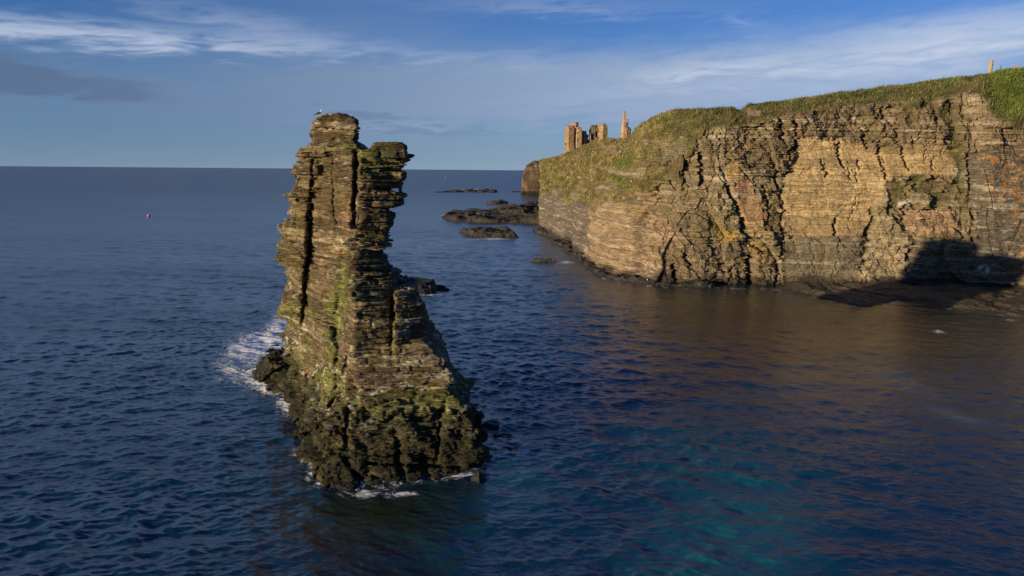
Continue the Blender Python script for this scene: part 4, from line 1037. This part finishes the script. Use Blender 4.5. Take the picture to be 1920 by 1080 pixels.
# ================================================================== SEA
def build_sea(F0, SX, SY):
    # rows of the sheet get farther apart with distance; columns are spread finely over the view ahead
    ang = np.concatenate([np.linspace(22.5, 0.9, 1020)**1.0, np.array([.7, .5, .35, .25, .18, .12, .08, .05, .035])])
    r = CH/np.tan(np.radians(np.concatenate([np.array([75, 60, 50, 44, 40, 37]), np.linspace(34.5, 1.0, 1130), ang[ang < 1.0]])))
    r = np.concatenate([[0.5], r])
    th = np.radians(np.concatenate([np.arange(-180, -44, 4.0), np.linspace(-42, 42, 900), np.arange(46, 181, 4.0)]))
    TH, RR = np.meshgrid(th, r)
    x0 = (RR*np.sin(TH)).astype(np.float32); y0 = (RR*np.cos(TH)).astype(np.float32)
    drr = np.gradient(r)[:, None]; dth = RR*np.gradient(th)[None]
    cell = np.maximum(np.broadcast_to(drr, RR.shape)*.8, dth*.8)
    z = np.zeros_like(x0); ddx = np.zeros_like(x0); ddy = np.zeros_like(x0)
    g = np.random.default_rng(12)
    # sheltered water near the cliff is calmer
    calm = sstep(x0*.9+y0*.15, 10, 45)*sstep(200-y0, 0, 60)
    ampk = 1-.55*calm
    ampk = ampk*(1-.6*np.exp(-((x0+8)/7)**2-((y0-36)/7)**2))
    patch = 1+.5*fbm(x0/14, y0/9, 0*x0, 2, 93)
    for i in range(100):
        L = 0.45*(8.0/.45)**(g.random()**1.0); kk = 2*math.pi/L
        d = rad(-100)+g.normal(0, .62); kx, ky = kk*math.cos(d), kk*math.sin(d)
        a = .0046*L**.85*(1.2 if L < 3.5 else .55)*(.6+.8*g.random()); ph = g.random()*6.28
        fade = np.clip((L/(cell+1e-6)-2.2)/2.5, 0, 1)
        m = fade.max(1) > 0; n_ = int(np.nonzero(m)[0].max())+1 if m.any() else 0
        if n_ == 0: continue
        P = kx*x0[:n_]+ky*y0[:n_]+ph; w_ = fade[:n_]*a*ampk[:n_]*(patch[:n_] if L < 3 else 1)
        z[:n_] += w_*np.sin(P); c_ = np.cos(P)*w_*.9
        ddx[:n_] += c_*kx/kk; ddy[:n_] += c_*ky/kk
    X, Y = x0+ddx, y0+ddy
    V = np.stack([X, Y, z], -1).reshape(-1, 3)
    px, py = project(np.stack([x0, y0, 0*x0], -1).reshape(-1, 3).astype(float)); front = (y0.ravel() > 20)
    # foam: around the stack and where the photograph shows surf
    ii = np.clip(((x0-SX[0])/(SX[1]-SX[0])).astype(int), 0, len(SX)-1); jj = np.clip(((y0-SY[0])/(SY[1]-SY[0])).astype(int), 0, len(SY)-1)
    ins = (x0 > SX[0]) & (x0 < SX[-1]) & (y0 > SY[0]) & (y0 < SY[-1])
    ds = np.where(ins, F0[ii, jj], 9).ravel()
    def gb(cx, cy, sx, sy, rot=0):
        c_, s_ = math.cos(rot), math.sin(rot); u = (px-cx)*c_+(py-cy)*s_; v = -(px-cx)*s_+(py-cy)*c_
        return np.exp(-(u/sx)**2-(v/sy)**2)*front
    foam = .9*gb(505,640,45,24)+.62*gb(455,660,60,30,-.2)+.9*gb(525,608,24,16,.3)+.55*gb(445,705,50,22)+.9*gb(500,718,30,20)+.8*gb(536,760,22,20)+.62*gb(690,928,55,8)+.62*gb(765,926,30,6)+.5*gb(620,905,30,10)+.5*gb(560,850,26,16)+.55*gb(600,890,30,8)+.55*gb(905,850,16,14)+.6*gb(985,845,12,10)+.45*gb(925,795,20,8) \
        + .8*gb(835,408,12,5)+.7*gb(930,448,40,2.5)+.5*gb(850,402,30,2.5)+.8*gb(1062,492,16,3)+.7*gb(1090,470,9,3)+.75*gb(1155,520,24,5,.15)+.6*gb(1130,505,14,6)+.6*gb(800,553,40,3)+.55*gb(1760,622,16,4,.2)+.35*gb(1215,532,12,3)+.4*gb(1765,568,60,6,.2)+.5*gb(880,450,20,2)
    fl_ = linedist(px, py, [(1040,447),(1060,465),(1085,492),(1110,514),(1150,529),(1250,539),(1400,541),(1480,545),(1600,574),(1690,567),(1800,582),(1920,606)])
    foam = foam+.42*np.exp(-(fl_/3.5)**2)*front*sstep(vn(px/14, py/8, 0*px, 77), -.1, .5)
    foam = foam+.55*np.clip(1-np.clip(ds, 0, 9)/.8, 0, 1)*(ds > -1.3)*(ds < 1.2)
    teal = gb(1400,960,130,110)*.8+gb(1280,850,110,60)*.35+gb(1340,1060,170,90)*.8+gb(740,965,150,50)*.3+.5*gb(960,900,60,60)+.3*gb(820,1000,60,60)+.35*gb(470,690,90,60)
    sand = gb(1790,780,60,9,.25)*.5+gb(1700,720,70,14,.35)*.3
    shal_refl = np.clip(gb(720,960,170,50)+.9*gb(1560,620,430,95)+.5*gb(1250,590,160,60), 0, 1)  # green water by the stack; dark tint painted under the cliff's reflection
    F = grid_faces(*x0.shape)[:, ::-1]
    m = bpy.data.materials.new('sea_water'); m.use_nodes = True; t = NT(m.node_tree); b = m.node_tree.nodes['Principled BSDF']
    g_ = t.n('ShaderNodeNewGeometry'); pos = g_.outputs['Position']
    at = {k: t.n('ShaderNodeAttribute', attribute_name=k).outputs['Fac'] for k in ('foam', 'teal', 'sand', 'shallow_refl')}
    fn = t.noise(pos, 1.1, 9, .72, 1.6); fn2 = t.noise(t.mapv(pos, (.5, 1, 1)), 4.0, 5, .6, .6)
    lace = t.m('ADD', t.m('MULTIPLY', t.m('ABSOLUTE', t.m('SUBTRACT', fn, .5)), -4.6), t.m('MULTIPLY', fn2, .55))
    lace2 = t.m('MULTIPLY', t.m('ABSOLUTE', t.m('SUBTRACT', t.noise(t.mapv(pos, (.8, 1.1, 1)), .55, 5, .6, 1.5), .5)), -3.0)
    fm = t.ss(t.m('ADD', t.m('ADD', t.m('MULTIPLY', at['foam'], 1.15), lace), lace2), .25, .95)
    fm = t.m('MULTIPLY', fm, t.ss(at['foam'], .06, .3))
    deep = t.mix(t.noise(pos, .05, 3), (.002, .017, .038, 1), (.004, .027, .052, 1))
    c_ = t.mix(at['teal'], deep, (.008, .085, .10, 1)); c_ = t.mix(at['shallow_refl'], c_, (.006, .018, .011, 1)); c_ = t.mix(at['sand'], c_, (.14, .17, .14, 1))
    c_ = t.mix(fm, c_, (.78, .77, .75, 1))
    t.put(b.inputs['Base Color'], c_)
    rr_ = t.n('ShaderNodeVectorMath', operation='LENGTH'); t.put(rr_.inputs[0], pos)
    far = t.ss(t.m('LOGARITHM', rr_.outputs['Value'], 10.0), 1.7, 3.0)
    t.put(b.inputs['Roughness'], t.m('ADD', t.m('ADD', .05, t.m('MULTIPLY', far, .32)), t.m('MULTIPLY', fm, .5)))
    t.put(b.inputs['IOR'], t.m('SUBTRACT', 1.8, t.m('MULTIPLY', fm, .55))); b.inputs['Specular IOR Level'].default_value = .5
    # ripples too small for the sheet
    wv = t.n('ShaderNodeVectorMath', operation='ADD'); t.put(wv.inputs[0], t.mapv(pos, (.62, 1.25, 1)))
    r1 = t.noise(t.mapv(pos, (.55, 1.3, 1)), 1.9, 5, .62, .5); r2 = t.noise(t.mapv(pos, (.7, 1.2, 1)), .42, 4, .6, .6); r3 = t.noise(t.mapv(pos, (.4, 1.0, 1)), .09, 3, .6)
    dist = t.n('ShaderNodeCameraData').outputs['View Distance'] if False else None
    hgt = t.m('ADD', t.m('MULTIPLY', r1, .20), t.m('ADD', t.m('MULTIPLY', r2, .26), t.m('MULTIPLY', t.noise(t.mapv(pos, (.8, 1.3, 1)), 4.5, 3, .6, .3), .07)))
    gust = t.ss(t.noise(t.mapv(pos, (.35, 1, 1)), .03, 3, .5), .3, .7)
    hgt = t.m('MULTIPLY', hgt, t.m('ADD', .5, t.m('MULTIPLY', gust, .85)))
    bp = t.n('ShaderNodeBump'); bp.inputs['Strength'].default_value = 1.0; bp.inputs['Distance'].default_value = .42
    t.put(bp.inputs['Height'], hgt); t.put(b.inputs['Normal'], bp.outputs[0])
    o = mesh_from('sea', V, F, m, attrs={'foam': foam, 'teal': teal, 'sand': sand, 'shallow_refl': shal_refl}, smooth=True)
    tag(o, kind='structure')

# ================================================================== THE LAND BEHIND THE CAMERA (left empty, so it casts no shadow)
def build_behind():
    pass

F0, SX, SY, SV = build_stack()
CV = build_cliff()
build_rocks()
build_far()
build_castle()
build_posts(CV)
build_gulls(CV, SV)
build_buoy()
build_sea(F0, SX, SY)
build_behind()
